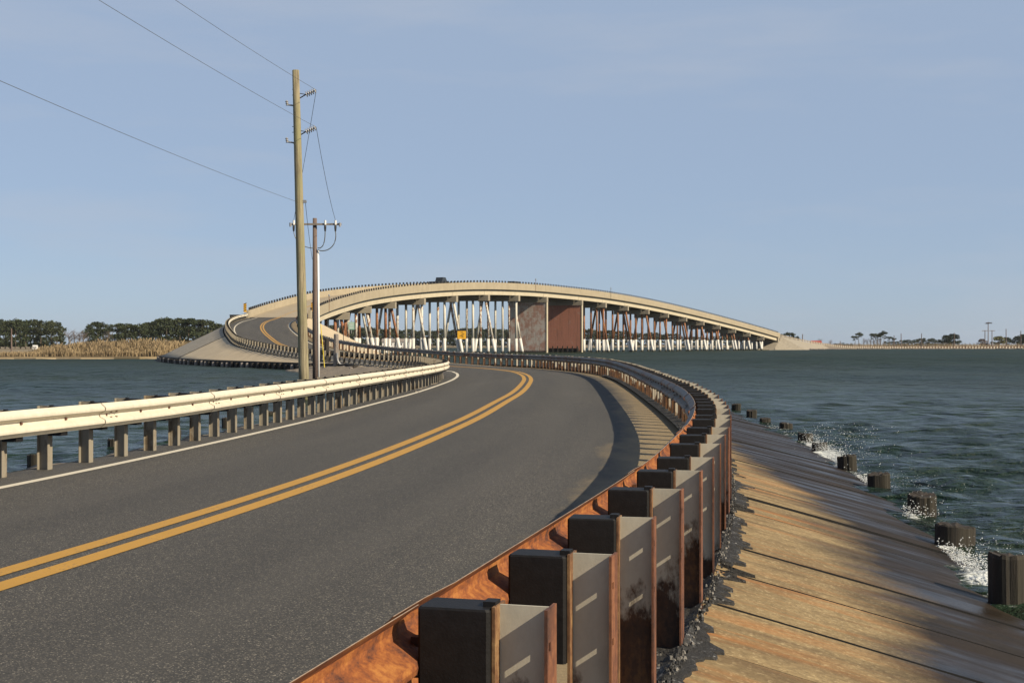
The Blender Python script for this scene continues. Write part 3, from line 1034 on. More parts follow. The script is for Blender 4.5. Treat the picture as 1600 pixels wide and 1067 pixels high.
# loose stones on the ledge: nobody could count them
m = MB()
for _ in range(11000):
    s = s_r0 + 4 + random.random() ** 1.6 * 26
    u = random.uniform(.05, .40)
    p, t, n = RR.at(s)
    r_ = random.uniform(.003, .0085)
    z = (.030 if u < .34 else slab_z(u, s) + .034) + r_ * .2
    c = Vector((p[0] + n[0]*u, p[1] + n[1]*u, z))
    a = random.random() * 6.28
    ax = (Vector((math.cos(a), math.sin(a), .3)).normalized(), Vector((-math.sin(a), math.cos(a), 0)), Vector((0, .2, 1)).normalized())
    m.box(c, (r_ * 2.2, r_ * 1.6, r_ * 1.5), ax, 0 if random.random() < .72 else 1, .6)
m.build('ledge_stones', ['tar', 'stone_grey'], kind='stuff', label='loose dark stones along the tar edge behind the rusty posts', cat='stones')

# right bank of the ramp curve is the revetment's continuation
# ------------------------------------------------------------------ pilings
def piling_mesh(rad, h, seed):
    rs = random.Random(seed)
    m = MB(); n = 34
    prof = [rad * (1 + .06 * math.sin(3 * 6.283 * k / n + seed) + rs.uniform(-.03, .03) - (rs.uniform(.03, .08) if rs.random() < .25 else 0)) for k in range(n)]
    ragged = [rs.uniform(-.014, .008) - .025 * max(0, math.sin(6.283 * k / n + seed)) for k in range(n)]
    zs = [-1.2, -.3, 0, h * .5, h * .92, h]
    rows = []
    for z in zs:
        kf = 1.0 if z < h else .93
        rows.append([(prof[k] * kf * math.cos(6.283*k/n), prof[k] * kf * math.sin(6.283*k/n), z + (ragged[k] * (1 if z == h else .6) if z > h * .8 else 0)) for k in range(n)])
    vs = [p for r in rows for p in r]; fs = []
    for i in range(len(zs) - 1):
        for k in range(n):
            fs.append((i*n + k, i*n + (k+1) % n, (i+1)*n + (k+1) % n, (i+1)*n + k))
    top = len(vs); vs.append((0, 0, h - .035))
    for k in range(n):
        fs.append(((len(zs)-1)*n + k, (len(zs)-1)*n + (k+1) % n, top))
    m.add(vs, fs)
    return m.mesh('piling', ['piling_wood'])
PIL = [(3.80, 9.8, .145, .40, 'tall dark weathered piling nearest the camera at the slab toe'),
       (4.42, 12.8, .19, .20, 'broad low piling with breaking wave, second from the camera'),
       (4.80, 15.0, .165, .25, 'dark wood piling, third from the camera along the slabs'),
       (5.02, 17.5, .15, .24, 'squat wood piling, fourth from the camera along the slabs'),
       (5.35, 20.4, .15, .23, 'wood piling just nearer than the splash, fifth from the camera'),
       (5.72, 23.8, .14, .17, 'wet piling half hidden by white splash, sixth from the camera'),
       (5.98, 26.1, .15, .19, 'wood piling beyond the splash, seventh from the camera'),
       (6.2, 29.0, .15, .22, 'short wood piling, eighth from the camera along the slabs'),
       (6.42, 32.5, .14, .12, 'very low piling, ninth from the camera along the slabs'),
       (6.55, 35.0, .14, .20, 'far dark piling, tenth from the camera beside the rail'),
       (6.75, 38.5, .14, .20, 'farthest piling seen beside the rusty rail before the curve')]
for i, (x, y, r_, h, lb) in enumerate(PIL):
    o = mk('piling', piling_mesh(r_, h, i + 1), None, lb, 'piling', 'pilings along the slab toe')
    o.location = (x, y, WATER_Z)
    o.rotation_euler = (random.uniform(-.05, .05), random.uniform(-.05, .05), 0)
LP = [(-8.0, 21.5, 'left bank'), (-7.55, 24.3, ''), (-7.25, 27.5, ''), (-6.9, 31, ''), (-6.6, 35, '')]
names = ['first', 'second', 'third', 'fourth', 'fifth']
for i, (x, y, _) in enumerate(LP):
    o = mk('piling', piling_mesh(.13, .16 + .05 * (i % 2), 30 + i), None, f'dark stub piling in the water behind the cream rail, {names[i]} from the left', 'piling', 'stub pilings behind the cream rail')
    o.location = (x, y, WATER_Z)

# ------------------------------------------------------------------ splash and foam
def blob(m, c, r, sq=1.0):
    vs = [(1,0,0),(-1,0,0),(0,1,0),(0,-1,0),(0,0,1),(0,0,-1)]
    fs = [(0,2,4),(2,1,4),(1,3,4),(3,0,4),(2,0,5),(1,2,5),(3,1,5),(0,3,5)]
    a = random.random() * 6.28
    ca, sa = math.cos(a), math.sin(a)
    j = [random.uniform(.7, 1.3) for _ in range(6)]
    m.add([(c[0] + r*j[i]*(x*ca - y*sa), c[1] + r*j[i]*(x*sa + y*ca), c[2] + r*sq*z*j[i]) for i, (x, y, z) in enumerate(vs)], fs)
def toe_pt(s, du=0.0):
    p, t, n = RR.at(s); wt = w_toe(s) + du
    return Vector((p[0] + n[0]*wt, p[1] + n[1]*wt, WATER_Z))
fo = MB()
for (yy, ln, amt, h) in ((11.9, .9, 620, .045), (14.9, .25, 110, .09), (18.6, .9, 300, .02), (21.8, 1.3, 620, .10), (24.2, 1.6, 560, .12), (29, 2.0, 140, .04)):
    s0 = RR.s_at_y(yy)
    for _ in range(int(amt * 1.6)):
        f = random.gauss(0, .45)
        du = abs(random.gauss(0, .16)) - .05
        c = toe_pt(s0 + f * ln, du)
        c.z += abs(random.gauss(0, h)) * max(0, 1 - abs(du) * 2) + .02
        blob(fo, c, random.uniform(.003, .010), .8)
for _ in range(500):            # drifting foam streaks on the water
    s0 = RR.s_at_y(random.choice([9.2, 10.3, 11.4, 12.3, 13, 18, 19, 23])) + random.gauss(0, .35)
    du = .25 + abs(random.gauss(0, .55))
    c = toe_pt(s0, du); c.z += .0 + random.uniform(0, .04)
    blob(fo, c, random.uniform(.003, .008), .4)
fo.build('foam', ['foam_white'], kind='stuff', label='white foam of small waves breaking along the slab toe', cat='foam')
sp = MB()
for (yy, n_, hh, sx) in ((22.3, 230, .34, .7), (24.4, 130, .30, .8), (14.9, 40, .22, .10), (12.4, 22, .14, .12)):
    s0 = RR.s_at_y(yy)
    for _ in range(n_):
        c = toe_pt(s0 + random.gauss(0, sx), random.gauss(.3, .35 if yy > 20 else .12))
        c.z += .05 + random.random() ** 1.6 * hh * 1.5
        blob(sp, c, random.uniform(.003, .009))
sp.build('spray', ['foam_white'], kind='stuff', label='burst of white spray drops above the sixth piling', cat='spray')

# ------------------------------------------------------------------ bridge
BR = empty('bridge', (*C.at(S_J)[0][:2], 0), 'tan concrete arched bridge on white and rusty piles over the channel', 'bridge')
binv = Matrix.Translation(-BR.location)
def bpart(m, name, mats, parent=BR, smooth=False, **k):
    o = m.build(name, mats, parent, smooth, **k)
    o.matrix_basis = binv if parent is BR else Matrix.Identity(4)
    return o
HW = 4.55
def sect_strip(prof, s0, s1, step=2.0, closed=True):
    rows = []
    for s in np.append(np.arange(s0, s1, step), s1):
        p, t, n = C.at(s)
        r = [(p[0] + n[0]*o, p[1] + n[1]*o, p[2] + z) for o, z in prof]
        if closed: r.append(r[0])
        rows.append(r)
    return rows
m = MB(); m.strip([r[::-1] for r in sect_strip([(-HW + .1, .0), (HW - .1, .0), (HW - .1, -.30), (-HW + .1, -.30)], S_J, S_END)][::-1])
DECK = bpart(m, 'deck', ['deck_concrete'])
spans = [-81.0 + 8, -61, -48.8, -36.6, -24.4, -12.2, 0, 12.2, 24.4, 41.0] + [41 + 12.2 * k for k in range(1, 11)]
brk = [S_J] + [S_B0 + x for x in spans[1:]] + [S_END]
for side in (1, -1):
    o1 = side * HW; o0 = side * (HW - .30)
    for a, b_ in zip(brk[:-1], brk[1:]):
        m = MB()
        prof = [(o0, .0), (o0 + side * .06, 1.0), (o1, 1.0), (o1, -.42), (o1 - side * .25, -.42), (o0, -.31)]
        if side > 0: prof = prof[::-1]
        m.strip(sect_strip(prof, a + .02, b_ - .02)[::1])
        m.f = [f for f in m.f]
        for e, s in ((0, a + .02), (1, b_ - .02)):
            p, t, n = C.at(s)
            vs = [(p[0] + n[0]*o, p[1] + n[1]*o, p[2] + z) for o, z in prof]
            m.add(vs, [tuple(range(len(vs)))])
        bpart(m, 'parapet', ['bridge_concrete'])
        for off in ((HW - .55,) if True else ()):
            g_ = MB()
            q = [(side * (off - .02), -.31), (side * (off - .02), -1.55), (side * (off - .5), -1.55), (side * (off - .5), -.31)]
            if side < 0: q = q[::-1]
            g_.strip(sect_strip(q, a + .03, b_ - .03))
            for s in (a + .03, b_ - .03):
                p, t, n = C.at(s)
                g_.add([(p[0] + n[0]*o, p[1] + n[1]*o, p[2] + z) for o, z in q], [(0, 1, 2, 3)])
            bpart(g_, 'girder', ['girder_concrete'])
for off in (-1.7, 0, 1.7):
    g_ = MB(); g_.strip(sect_strip([(off + .25, -.31), (off + .25, -1.4), (off - .25, -1.4), (off - .25, -.31)], S_J, S_END))
    bpart(g_, 'girder', ['cap_concrete'])
# small dark rail stubs on both parapets: too small to pick apart
for side in (1, -1):
    m = MB()
    s = S_J + .8
    while s < S_END - .4:
        p, t, n = C.at(s)
        o = side * (HW - .13)
        m.box((p[0] + n[0]*o, p[1] + n[1]*o, p[2] + 1.19), (.18, .36, .40), (Vector((n[0], n[1], 0)), Vector((t[0], t[1], 0)), Vector((0, 0, 1))))
        s += 1.22
    bpart(m, 'railing_stubs', ['dark_steel'], kind='stuff')
pile_id = 0
for k, x in enumerate(spans[1:]):
    s = S_B0 + x
    p, t, n = C.at(s)
    zc_ = p[2] - 1.55
    T, N_ = Vector((t[0], t[1], 0)), Vector((n[0], n[1], 0))
    SK = Matrix.Rotation(R(11), 3, 'Z')
    T, N_ = SK @ T, SK @ N_
    P = Vector((p[0], p[1], 0))
    pier = abs(x - 24.4) < .1 or abs(x - 41) < .1
    m = MB()
    m.box(P + Vector((0, 0, zc_ - .6)), (2 * HW + .15, 1.05, 1.2), (N_, T, Vector((0, 0, 1))))
    bent = bpart(m, 'bent_cap', ['cap_concrete'])
    if pier:
        m = MB()
        m.box(P + Vector((0, 0, (zc_ - 1.2 - 2.0) / 2)), (2 * HW - .3, .7, zc_ - 1.2 + 2.0), (N_, T, Vector((0, 0, 1))))
        m.build('pier_wall', ['pier_grey' if x < 30 else 'pier_red'], bent)
        m = MB()
        m.box(P + N_ * (HW - .05) + Vector((0, 0, (zc_ - 2.0) / 2)), (.22, .80, zc_ + 2.0), (N_, T, Vector((0, 0, 1))))
        m.build('pier_nosing', ['girder_concrete'], bent)
        if x > 30:
            m = MB()
            for q in range(3):
                m.box(P - T * .55 + Vector((0, 0, WATER_Z + .15 + q * .34)), (2 * HW - 1.4, .3, .24), (N_, T, Vector((0, 0, 1))))
            for q in range(7):
                m.box(P - T * .78 + N_ * (-3.6 + q * 1.2) + Vector((0, 0, .2)), (.22, .22, 1.5), (N_, T, Vector((0, 0, 1))))
            m.build('timber_fender', ['piling_wood'], bent)
    else:
        gz = -1.2 if x > -50 else 1.2
        lay = [(-3.9, -.9), (-2.5, 0), (-.9, 0), (.8, 0), (2.3, 0), (3.3, 1.0), (3.95, 0)]
        if k % 3 == 1: lay = [(-3.9, -1.0), (-2.9, 0), (-1.2, .0), (.6, 0), (2.0, 0), (3.2, 1.0), (3.9, 1.0)]
        if k % 3 == 2: lay = [(-3.8, -1.0), (-2.2, 0), (-.3, 0), (1.1, 0), (2.7, 0), (3.8, 1.1)]
        zt = zc_ - 1.18
        rusty = x > 30 or (x < -30 and k % 2 == 0)
        for (o, lean) in lay:
            H = zt + 2.0
            dx = lean * H / 5.5
            along = random.uniform(-.15, .15)
            a = P + N_ * o + T * along + Vector((0, 0, zt))
            b_ = P + N_ * (o + dx) + T * along + Vector((0, 0, -2.0))
            zj = 2.55 + random.uniform(-.1, .1)
            if zt < zj + .3: zj = zt - .4
            f = (zt - zj) / H
            c = a + (b_ - a) * f
            m = MB(); m.tube([a, c + (b_ - a).normalized() * .2], .255, 10)
            m.build('pile', ['pile_rust' if rusty else 'pile_white_rust'], bent, True)
            m = MB(); m.tube([c, b_], .335, 10)
            m.build('pile_jacket', ['jacket_white'], bent, True)
# abutments
for s, sg in ((S_J, 1), (S_END, -1)):
    p, t, n = C.at(s); T, N_ = Vector((t[0], t[1], 0)), Vector((n[0], n[1], 0))
    m = MB(); m.box(Vector((p[0], p[1], p[2] - 1.3)) + T * sg * .4, (2 * HW - .2, .8, 2.0), (N_, T, Vector((0, 0, 1))))
    bpart(m, 'abutment', ['cap_concrete'])
    for side in (1, -1):
        m = MB(); m.box(Vector((p[0], p[1], p[2] + .15)) + N_ * side * (HW - .15) - T * sg * .45, (.34, .9, 1.75), (N_, T, Vector((0, 0, 1))))
        bpart(m, 'end_block', ['bridge_concrete'])

# lamp and marker poles on the parapet
def parapet_item(s, side):
    p, t, n = C.at(s)
    return Vector((p[0] + n[0]*side*(HW + .03), p[1] + n[1]*side*(HW + .03), p[2]))
def find_s(px, side=1):
    best = None
    for s in np.arange(S_J, S_END, .5):
        q = parapet_item(s, side)
        x = 800 + q.x / q.y * 2000
        if best is None or abs(x - px) < best[0]: best = (abs(x - px), s)
    return best[1]
for px, lb in ((514, 'thin marker pole with a pale top on the left part of the near parapet'), (837, 'dark navigation light pole on the near parapet above the right pier'), (955, 'short navigation light pole on the near parapet right of the piers')):
    q = parapet_item(find_s(px), 1)
    r_ = empty('light_pole', q + Vector((0, 0, -.4)), lb, 'pole', 'light poles on the bridge')
    m = MB(); m.tube([(0, 0, 0), (0, 0, 2.3)], .05, 6); m.build('pole', ['rust_red' if px < 900 else 'dark_steel'], r_)
    m = MB(); m.tube([(0, 0, 2.3), (0, 0, 2.42), (0, 0, 2.6), (0, 0, 2.68)], [.05, .13, .13, .03], 8); m.build('lamp', ['grey_metal' if px > 600 else 'porcelain'], r_)
q = parapet_item(find_s(771, -1), -1)
m = MB(); m.tube([(0, 0, 0), (0, 0, .55), (0, 0, .75)], [.05, .1, .04], 6)
o = m.build('delineator', ['white_plastic'], None, label='small white marker on the far parapet near the crest', cat='marker'); o.location = q + Vector((0, 0, 1.0))

# signs fixed to the piles
def sign_on(px, py, d, wdt, hgt, name, lb, kind):
    X = (px - 800) / 2000 * d; z = 1.5 + (537 - py) / 2000 * d
    r_ = empty(name, (X, d, z - hgt / 2), lb, 'sign')
    m = MB(); m.box((0, 0, hgt / 2), (wdt, .05, hgt)); m.build('panel', ['sign_yellow' if kind == 'y' else 'sign_green'], r_)
    if kind == 'y':
        m = MB(); m.box((0, -.03, hgt * .92), (wdt * 1.02, .05, hgt * .17)); m.build('header', ['sign_black'], r_)
        m = MB()
        for q in range(5):
            m.box((random.uniform(-.35, .35) * wdt * .6, -.03, hgt * (.2 + .12 * q)), (wdt * random.uniform(.2, .5), .02, hgt * .05), None)
        m.build('lettering', ['sign_black'], r_)
    else:
        m = MB()
        for q in range(4):
            m.box((0, -.03, hgt * (.2 + .2 * q)), (wdt * .7, .02, hgt * .07))
        m.build('lettering', ['white_plastic'], r_)
    m = MB(); m.tube([(0, .08, -.6), (0, .08, hgt + .3)], .05, 6); m.build('bracket', ['grey_metal'], r_)
    return r_
sign_on(721.5, 522, 247, 1.65, 1.9, 'channel_sign', 'yellow sign with a black header fixed to a bridge pile', 'y')
sign_on(549, 509, 208, 1.0, 1.25, 'green_sign', 'pale green sign plate fixed to a pile at the left end of the bridge', 'g')

# object markers at the bridge ends
def marker(s, side, lb):
    p, t, n = C.at(s)
    q = Vector((p[0] + n[0]*side*(HW + .05), p[1] + n[1]*side*(HW + .05), p[2] - .2))
    r_ = empty('object_marker', q, lb, 'marker', 'striped object markers at the bridge ends')
    m = MB(); m.tube([(0, .04, 0), (0, .04, 2.3)], .04, 6); m.build('post', ['dark_steel'], r_)
    m = MB(); m.box((0, 0, 1.65), (.42, .03, 1.25)); m.build('panel', ['sign_yellow'], r_)
    m = MB()
    for k in range(4):
        z0 = 1.12 + k * .30
        m.add([(-.21, -.02, z0), (.21, -.02, z0 + .22), (.21, -.02, z0 + .36), (-.21, -.02, z0 + .14)], [(0, 1, 2, 3)])
    m.build('stripes', ['sign_black'], r_)
marker(S_J - 1.6, -1, 'yellow and black striped marker at the left corner of the bridge')
marker(S_J + 1.0, 1, 'yellow and black striped marker half hidden behind the tall pole')
# dark cabinet by the left corner
p, t, n = C.at(S_J - 4)
r_ = empty('cabinet', (p[0] - n[0]*5.6, p[1] - n[1]*5.6, p[2] - 1.0), 'dark box cabinet beside the rail at the bridge corner', 'cabinet')
m = MB(); m.box((0, 0, .75), (1.3, .7, 1.5)); m.build('body', ['sign_black'], r_)
m = MB(); m.box((0, 0, 1.53), (1.4, .8, .06)); m.build('lid', ['dark_steel'], r_)

# ------------------------------------------------------------------ bulkhead at the embankment toe
BH = empty('bulkhead', (-17, 92, WATER_Z), 'dark timber bulkhead with round piles at the foot of the embankment', 'bulkhead')
hinv = Matrix.Translation(-BH.location)
toe = []
for s in np.arange(C.s_at_y(88), S_J + 13, 1.0):
    p, t, n = C.at(s)
    z = p[2] if s <= S_J else C.at(S_J)[0][2] - .9 - (s - S_J) * .52
    o = 4.35 + max(.5, 2.0 * (z + .1))
    toe.append((p[0] - n[0]*o, p[1] - n[1]*o, 0))
TO = Path([(-10.5, 84.5, 0)] + toe[2::3])
s = .5
k = 0
while s < TO.L - 1:
    p, t, n = TO.at(s)
    L_ = 2.4
    p2 = TO.at(min(s + L_, TO.L - .3))[0]
    a, b_ = Vector((p[0], p[1], 0)), Vector((p2[0], p2[1], 0))
    d_ = (b_ - a); ln = d_.length
    if ln < .3: break
    d_.normalize(); nn = Vector((-d_.y, d_.x, 0))
    for q in range(2):
        m = MB(); m.box((a + b_) / 2 + Vector((0, 0, -.42 + q * .33)) + nn * random.uniform(.02, .05), (ln - .02, .10, .31), (d_, nn, Vector((0, 0, 1))))
        o = m.build('plank', ['piling_wood'], BH); o.matrix_basis = hinv
    for q in range(2):
        c = a + d_ * (q * 1.2 + .1) + nn * .19
        m = MB(); h = random.uniform(-.12, .0)
        m.tube([c + Vector((0, 0, -1.2)), c + Vector((0, 0, h - .02)), c + Vector((0, 0, h))], [.15, .15, .12], 10)
        o = m.build('pile', ['wood_grey' if random.random() < .35 else 'piling_wood'], BH, True); o.matrix_basis = hinv
    s += L_; k += 1

# ------------------------------------------------------------------ utility poles and wires
PX, PY = -7.45, 46.0
P1 = empty('utility_pole', (PX, PY, -.8), 'tall olive brown wooden utility pole behind the cream guardrail', 'utility pole', 'utility poles')
LEAN = -.027
m = MB()
H1 = 12.12
rows = []
pts = [(LEAN * z * 1.0, 0, z) for z in np.linspace(0, H1, 9)]
m.tube(pts, [.19 - .068 * (i / 8) for i in range(9)], 14)
m.build('pole', ['pole_wood'], P1, True)
def P1w(px, py, dy=0.0):          # offsets in the pole's own frame from measured heights
    return Vector(((px - 800) / 2000 * PY - PX, dy, 1.5 + (537 - py) / 2000 * PY + .8))
def insulator(root, a, b_, n=5, r=.11, mat='porcelain', name='insulator'):
    m = MB(); a, b_ = Vector(a), Vector(b_)
    pts, rad = [], []
    for i in range(n):
        f0, f1 = i / n, (i + .55) / n
        pts += [a + (b_ - a) * f0, a + (b_ - a) * (f0 + .02), a + (b_ - a) * f1, a + (b_ - a) * (f1 + .02)]
        rad += [.03, r, r * .8, .03]
    pts.append(b_); rad.append(.02)
    m.tube(pts, rad, 8)
    return m.build(name, [mat], root, True)
ends = []
for py in (147, 205):
    a, b_ = P1w(478, py + 1), P1w(494, py - 6)
    insulator(P1, a, b_)
    m = MB(); m.tube([P1w(466, py - 1), a], .014, 5); m.tube([P1w(466, py + 8), a], .022, 5); m.build('bracket', ['dark_steel'], P1)
    ends.append(b_)
    m = MB(); m.tube([P1w(465, py + 21), P1w(457, py + 18), P1w(449, py + 17)], [.05, .03, .03], 6); m.build('bracket', ['grey_metal'], P1)
    insulator(P1, P1w(449, py + 18), P1w(447.5, py + 10), 3, .06)
    m = MB()
    for q in (5, 14):
        m.tube([P1w(459, py + q - 12), P1w(456.5, py + q - 12)], .012, 5)
    m.build('bolt', ['dark_steel'], P1)
m = MB(); m.tube([P1w(463, 315.5), P1w(479, 315.5)], .03, 6); m.box(P1w(476, 315), (.12, .1, .1)); m.build('clamp', ['grey_metal'], P1)
# second, shorter pole
QX, QY = -9.06, 59.0
P2 = empty('utility_pole', (QX, QY, -.6), 'shorter brown utility pole with crossarm and white conduit', 'utility pole', 'utility poles')
def P2w(px, py, dy=0.0):
    return Vector(((px - 800) / 2000 * QY - QX, dy, 1.5 + (537 - py) / 2000 * QY + .6))
m = MB(); m.tube([(0, 0, 0), (-.02, 0, 4), (-.03, 0, 7.88)], [.135, .12, .095], 12); m.build('pole', ['pole_brown'], P2, True)
m = MB(); m.tube([(.155, -.02, .0), (.15, -.02, 3), (.12, -.02, P2w(0, 391).z)], .05, 8); m.build('conduit', ['white_plastic'], P2, True)
m = MB(); m.box((P2w(455, 351) + P2w(534, 351)) / 2 + Vector((0, -.14, 0)), ((534 - 455) / 2000 * QY, .08, .085)); m.build('crossarm', ['wood_grey'], P2)
for px in (460, 509, 525):
    m = MB(); m.tube([P2w(px, 345, -.2), P2w(px, 352, -.2)], .05, 8); m.build('cutout', ['white_plastic'], P2)
    m = MB(); m.tube([P2w(px, 352, -.2), P2w(px, 356, -.2), P2w(px, 362, -.2)], [.05, .055, .04], 8); m.build('fuse', ['sign_black'], P2)
for px in (455, 532):
    m = MB(); m.tube([P2w(px, 349, -.2), P2w(px, 355, -.2)], [.06, .05], 8); m.build('insulator', ['porcelain'], P2)
def cable(pts, r, name, lb, n=24, root=None, parent=None):
    m = MB(); P_ = [Vector(p) for p in pts]
    m.tube(P_, r, 5)
    if parent is not None:
        return m.build(name, ['wire'], parent)
    return m.build(name, ['wire'], None, label=lb, cat='wire', group='overhead wires')
def bez(a, b_, c, d, n=14):
    r_ = []
    for i in range(n + 1):
        u = i / n
        r_.append(a * (1-u)**3 + b_ * 3*u*(1-u)**2 + c * 3*u*u*(1-u) + d * u**3)
    return r_
cable(bez(P2w(509, 362, -.2), P2w(509, 382, -.2), P2w(505, 389, -.2), P2w(497, 388, -.1)), .022, 'jumper', None, parent=P2)
cable(bez(P2w(525, 362, -.2), P2w(529, 382, -.2), P2w(515, 397, -.2), P2w(497, 391, -.1)), .022, 'jumper', None, parent=P2)
cable(bez(P2w(460, 362, -.2), P2w(462, 382, -.2), P2w(480, 389, -.2), P2w(491, 388, -.1)), .018, 'jumper', None, parent=P2)
off1 = Vector((PX, PY, -.8)); off2 = Vector((QX, QY, -.6))
def span(a, b_, sag, n=28):
    return [a + (b_ - a) * (i/n) - Vector((0, 0, 4 * sag * (i/n) * (1 - i/n))) for i in range(n + 1)]
far = Vector((-1.42, -13.6, 0)) / 13.67 * 56
cable(span(off1 + ends[0], off1 + ends[0] + far, .62), .006, 'power_wire', 'uppermost thin wire running from the tall pole out of the top of the picture')
cable(span(off1 + ends[1], off1 + ends[1] + far + Vector((0, 0, .45)), .55), .006, 'power_wire', 'middle thin wire running from the tall pole to the upper left')
c0 = off1 + P1w(464, 315.5)
cable(span(c0, c0 + far + Vector((0, 0, 1.25)), .5), .006, 'power_wire', 'lowest thin wire sagging from the tall pole to the left edge')
cable(span(off1 + ends[0], off2 + P2w(460, 345, -.2), .1), .009, 'power_wire', 'wire dropping from the top insulator behind the tall pole')
cable(span(off1 + ends[1], off2 + P2w(525, 345, -.2), .25), .009, 'power_wire', 'wire dropping from the lower insulator to the right end of the crossarm')
cable(span(off1 + P1w(477, 316), off2 + P2w(488, 405), .15), .009, 'power_wire', 'short wire from the clamp of the tall pole down to the shorter pole')
# guy marker, old post and bent pipe
g0 = Vector((-12.6, 86, -.1))
m = MB(); m.tube([Vector((0, 0, 0)), Vector((-.25, 0, 2.9))], .03, 6)
o = m.build('guy_marker', ['yellow_plastic'], None, label='thin yellow guy wire guard standing beside the brown pole', cat='guy guard'); o.location = g0
r_ = empty('mooring_post', (-12.5, 91, -.1), 'grey timber post with a curved pale pipe inside the bend', 'post')
m = MB(); m.tube([(0, 0, 0), (0, 0, 2.25), (0, 0, 2.3)], [.2, .17, .14], 8); m.build('post', ['wood_grey'], r_)
m = MB(); m.tube(bez(Vector((.1, -.3, .95)), Vector((.1, -.3, .45)), Vector((.15, -.3, .2)), Vector((.5, -.3, .05))), .085, 8); m.build('pipe', ['grey_metal'], r_)
r_ = empty('mooring_post', (-13.9, 96, .1), 'dark short timber post left of the grey post', 'post')
m = MB(); m.tube([(0, 0, 0), (0, 0, 1.75), (0, 0, 1.8)], [.2, .18, .15], 8); m.build('post', ['piling_wood'], r_)
m = MB(); m.box((0, 0, 1.72), (.5, .12, .12)); m.build('cleat', ['dark_steel'], r_)
o = MB(); o.tube([(0, 0, 0), (0, 0, 2.3)], .035, 6); o.box((0, -.03, 2.1), (.14, .02, .45)); o = o.build('delineator_post', ['dark_steel'], None, label='thin dark delineator post behind the far side rail', cat='post'); o.location = (-16.0, 121.5, .9)

# ------------------------------------------------------------------ vehicles on the bridge
def vehicle(name, lb, s, lane, body, L=4.9, W=1.9, H=1.78, pickup=False):
    p, t, n = C.at(s)
    r_ = empty(name, (p[0] + n[0]*lane, p[1] + n[1]*lane, p[2]), lb, 'vehicle')
    r_.rotation_euler = (0, 0, math.atan2(t[1], t[0]))
    # side outline extruded across the width, cabin narrowed at the roof
    up = 1.22 if pickup else 1.0
    low = [(-L/2, .45), (-L/2, .95), (-L*.48, 1.02), (L*.22, 1.05), (L*.47, .92), (L/2, .7), (L/2, .4), (L*.4, .32), (-L*.42, .32)]
    low = [(x, z * up) for x, z in low]
    m = MB(); k = len(low)
    vs = [(x, -W/2, z) for x, z in low] + [(x, W/2, z) for x, z in low]
    fs = [tuple(range(k)), tuple(range(2*k - 1, k - 1, -1))] + [(i, k + i, k + (i+1) % k, (i+1) % k) for i in range(k)]
    m.add(vs, fs); m.build('body', [body], r_)
    cab = [(-L*.14 if pickup else -L*.46, 1.0 * up), (-L*.06 if pickup else -L*.40, H), (L*.12, H), (L*.27, 1.02 * up)]
    m = MB(); vs = []
    for sgn in (-1, 1):
        for x, z in cab:
            vs.append((x, sgn * (W/2 - .05 - (.16 if z > 1.2 else 0)), z))
    m.add(vs, [(0, 1, 2, 3), (7, 6, 5, 4), (0, 4, 5, 1), (2, 6, 7, 3)]); m.build('window', ['car_glass'], r_)
    m = MB(); x0, x1 = cab[1][0], cab[2][0]
    m.box(((x0 + x1) / 2, 0, H + .01), (x1 - x0 + .1, W - .36, .06)); m.build('roof', [body], r_)
    for x in (-L*.31, L*.31):
        for y in (-W/2 + .1, W/2 - .1):
            m = MB(); m.tube([(x, y - .11, .34), (x, y + .11, .34)], .34, 14); wl = m.build('wheel', ['tyre'], r_)
            m = MB(); m.tube([(x, y - .12, .34), (x, y + .12, .34)], .19, 10); m.build('rim', ['grey_metal'], wl)
    for y in (-W*.36, W*.36):
        m = MB(); m.box((L/2 - .02, y, .72), (.08, .34, .16)); m.build('headlight', ['white_plastic'], r_)
    return r_
vehicle('pickup_truck', 'dark pickup truck driving over the left part of the bridge crest', find_s(708) , 1.7, 'car_black', 5.4, 2.0, 2.1, True)
vehicle('car', 'low dark car roof showing above the parapet right of the crest', find_s(822), 1.9, 'car_silver', 4.6, 1.85, 1.52)

# ------------------------------------------------------------------ far land
def land(name, outline, z, mat, jitter=.06):
    m = MB()
    vs = [(x, y, z) for x, y in outline]
    lo = [(x, y, WATER_Z - .6) for x, y in outline]
    k = len(vs)
    m.add(vs + lo, [tuple(range(k))] + [((i+1) % k, i, k + i, k + (i+1) % k) for i in range(k)])
    return m.build(name, [mat], kind='structure')
def wavy(pts, amp, step=3.0):
    out = []
    for (a, b_) in zip(pts[:-1], pts[1:]):
        n = max(1, int(math.dist(a, b_) / step))
        for i in range(n):
            f = i / n
            out.append((a[0] + (b_[0]-a[0])*f + random.uniform(-amp, amp), a[1] + (b_[1]-a[1])*f + random.uniform(-amp, amp)))
    return out
land('marsh', wavy([(-49, 168), (-90, 170), (-160, 175), (-320, 185)], .6) + [(-320, 185), (-900, 300), (-900, 1500), (-60, 1500), (-52, 420), (-47, 200), (-44, 176)][::1], -.22, 'marsh_soil')
land('beach', wavy([(-44, 168), (-90, 166.5), (-160, 171), (-320, 180)], .7) + [(-320, 186), (-160, 178), (-90, 173), (-47, 177)], -.36, 'sand')
land('far_shore', wavy([(-60, 620), (40, 640), (120, 560)], 3, 8) + [(160, 530), (240, 512), (340, 520), (900, 600), (1200, 2400), (-700, 2400), (-400, 640)], -.2, 'marsh_soil')
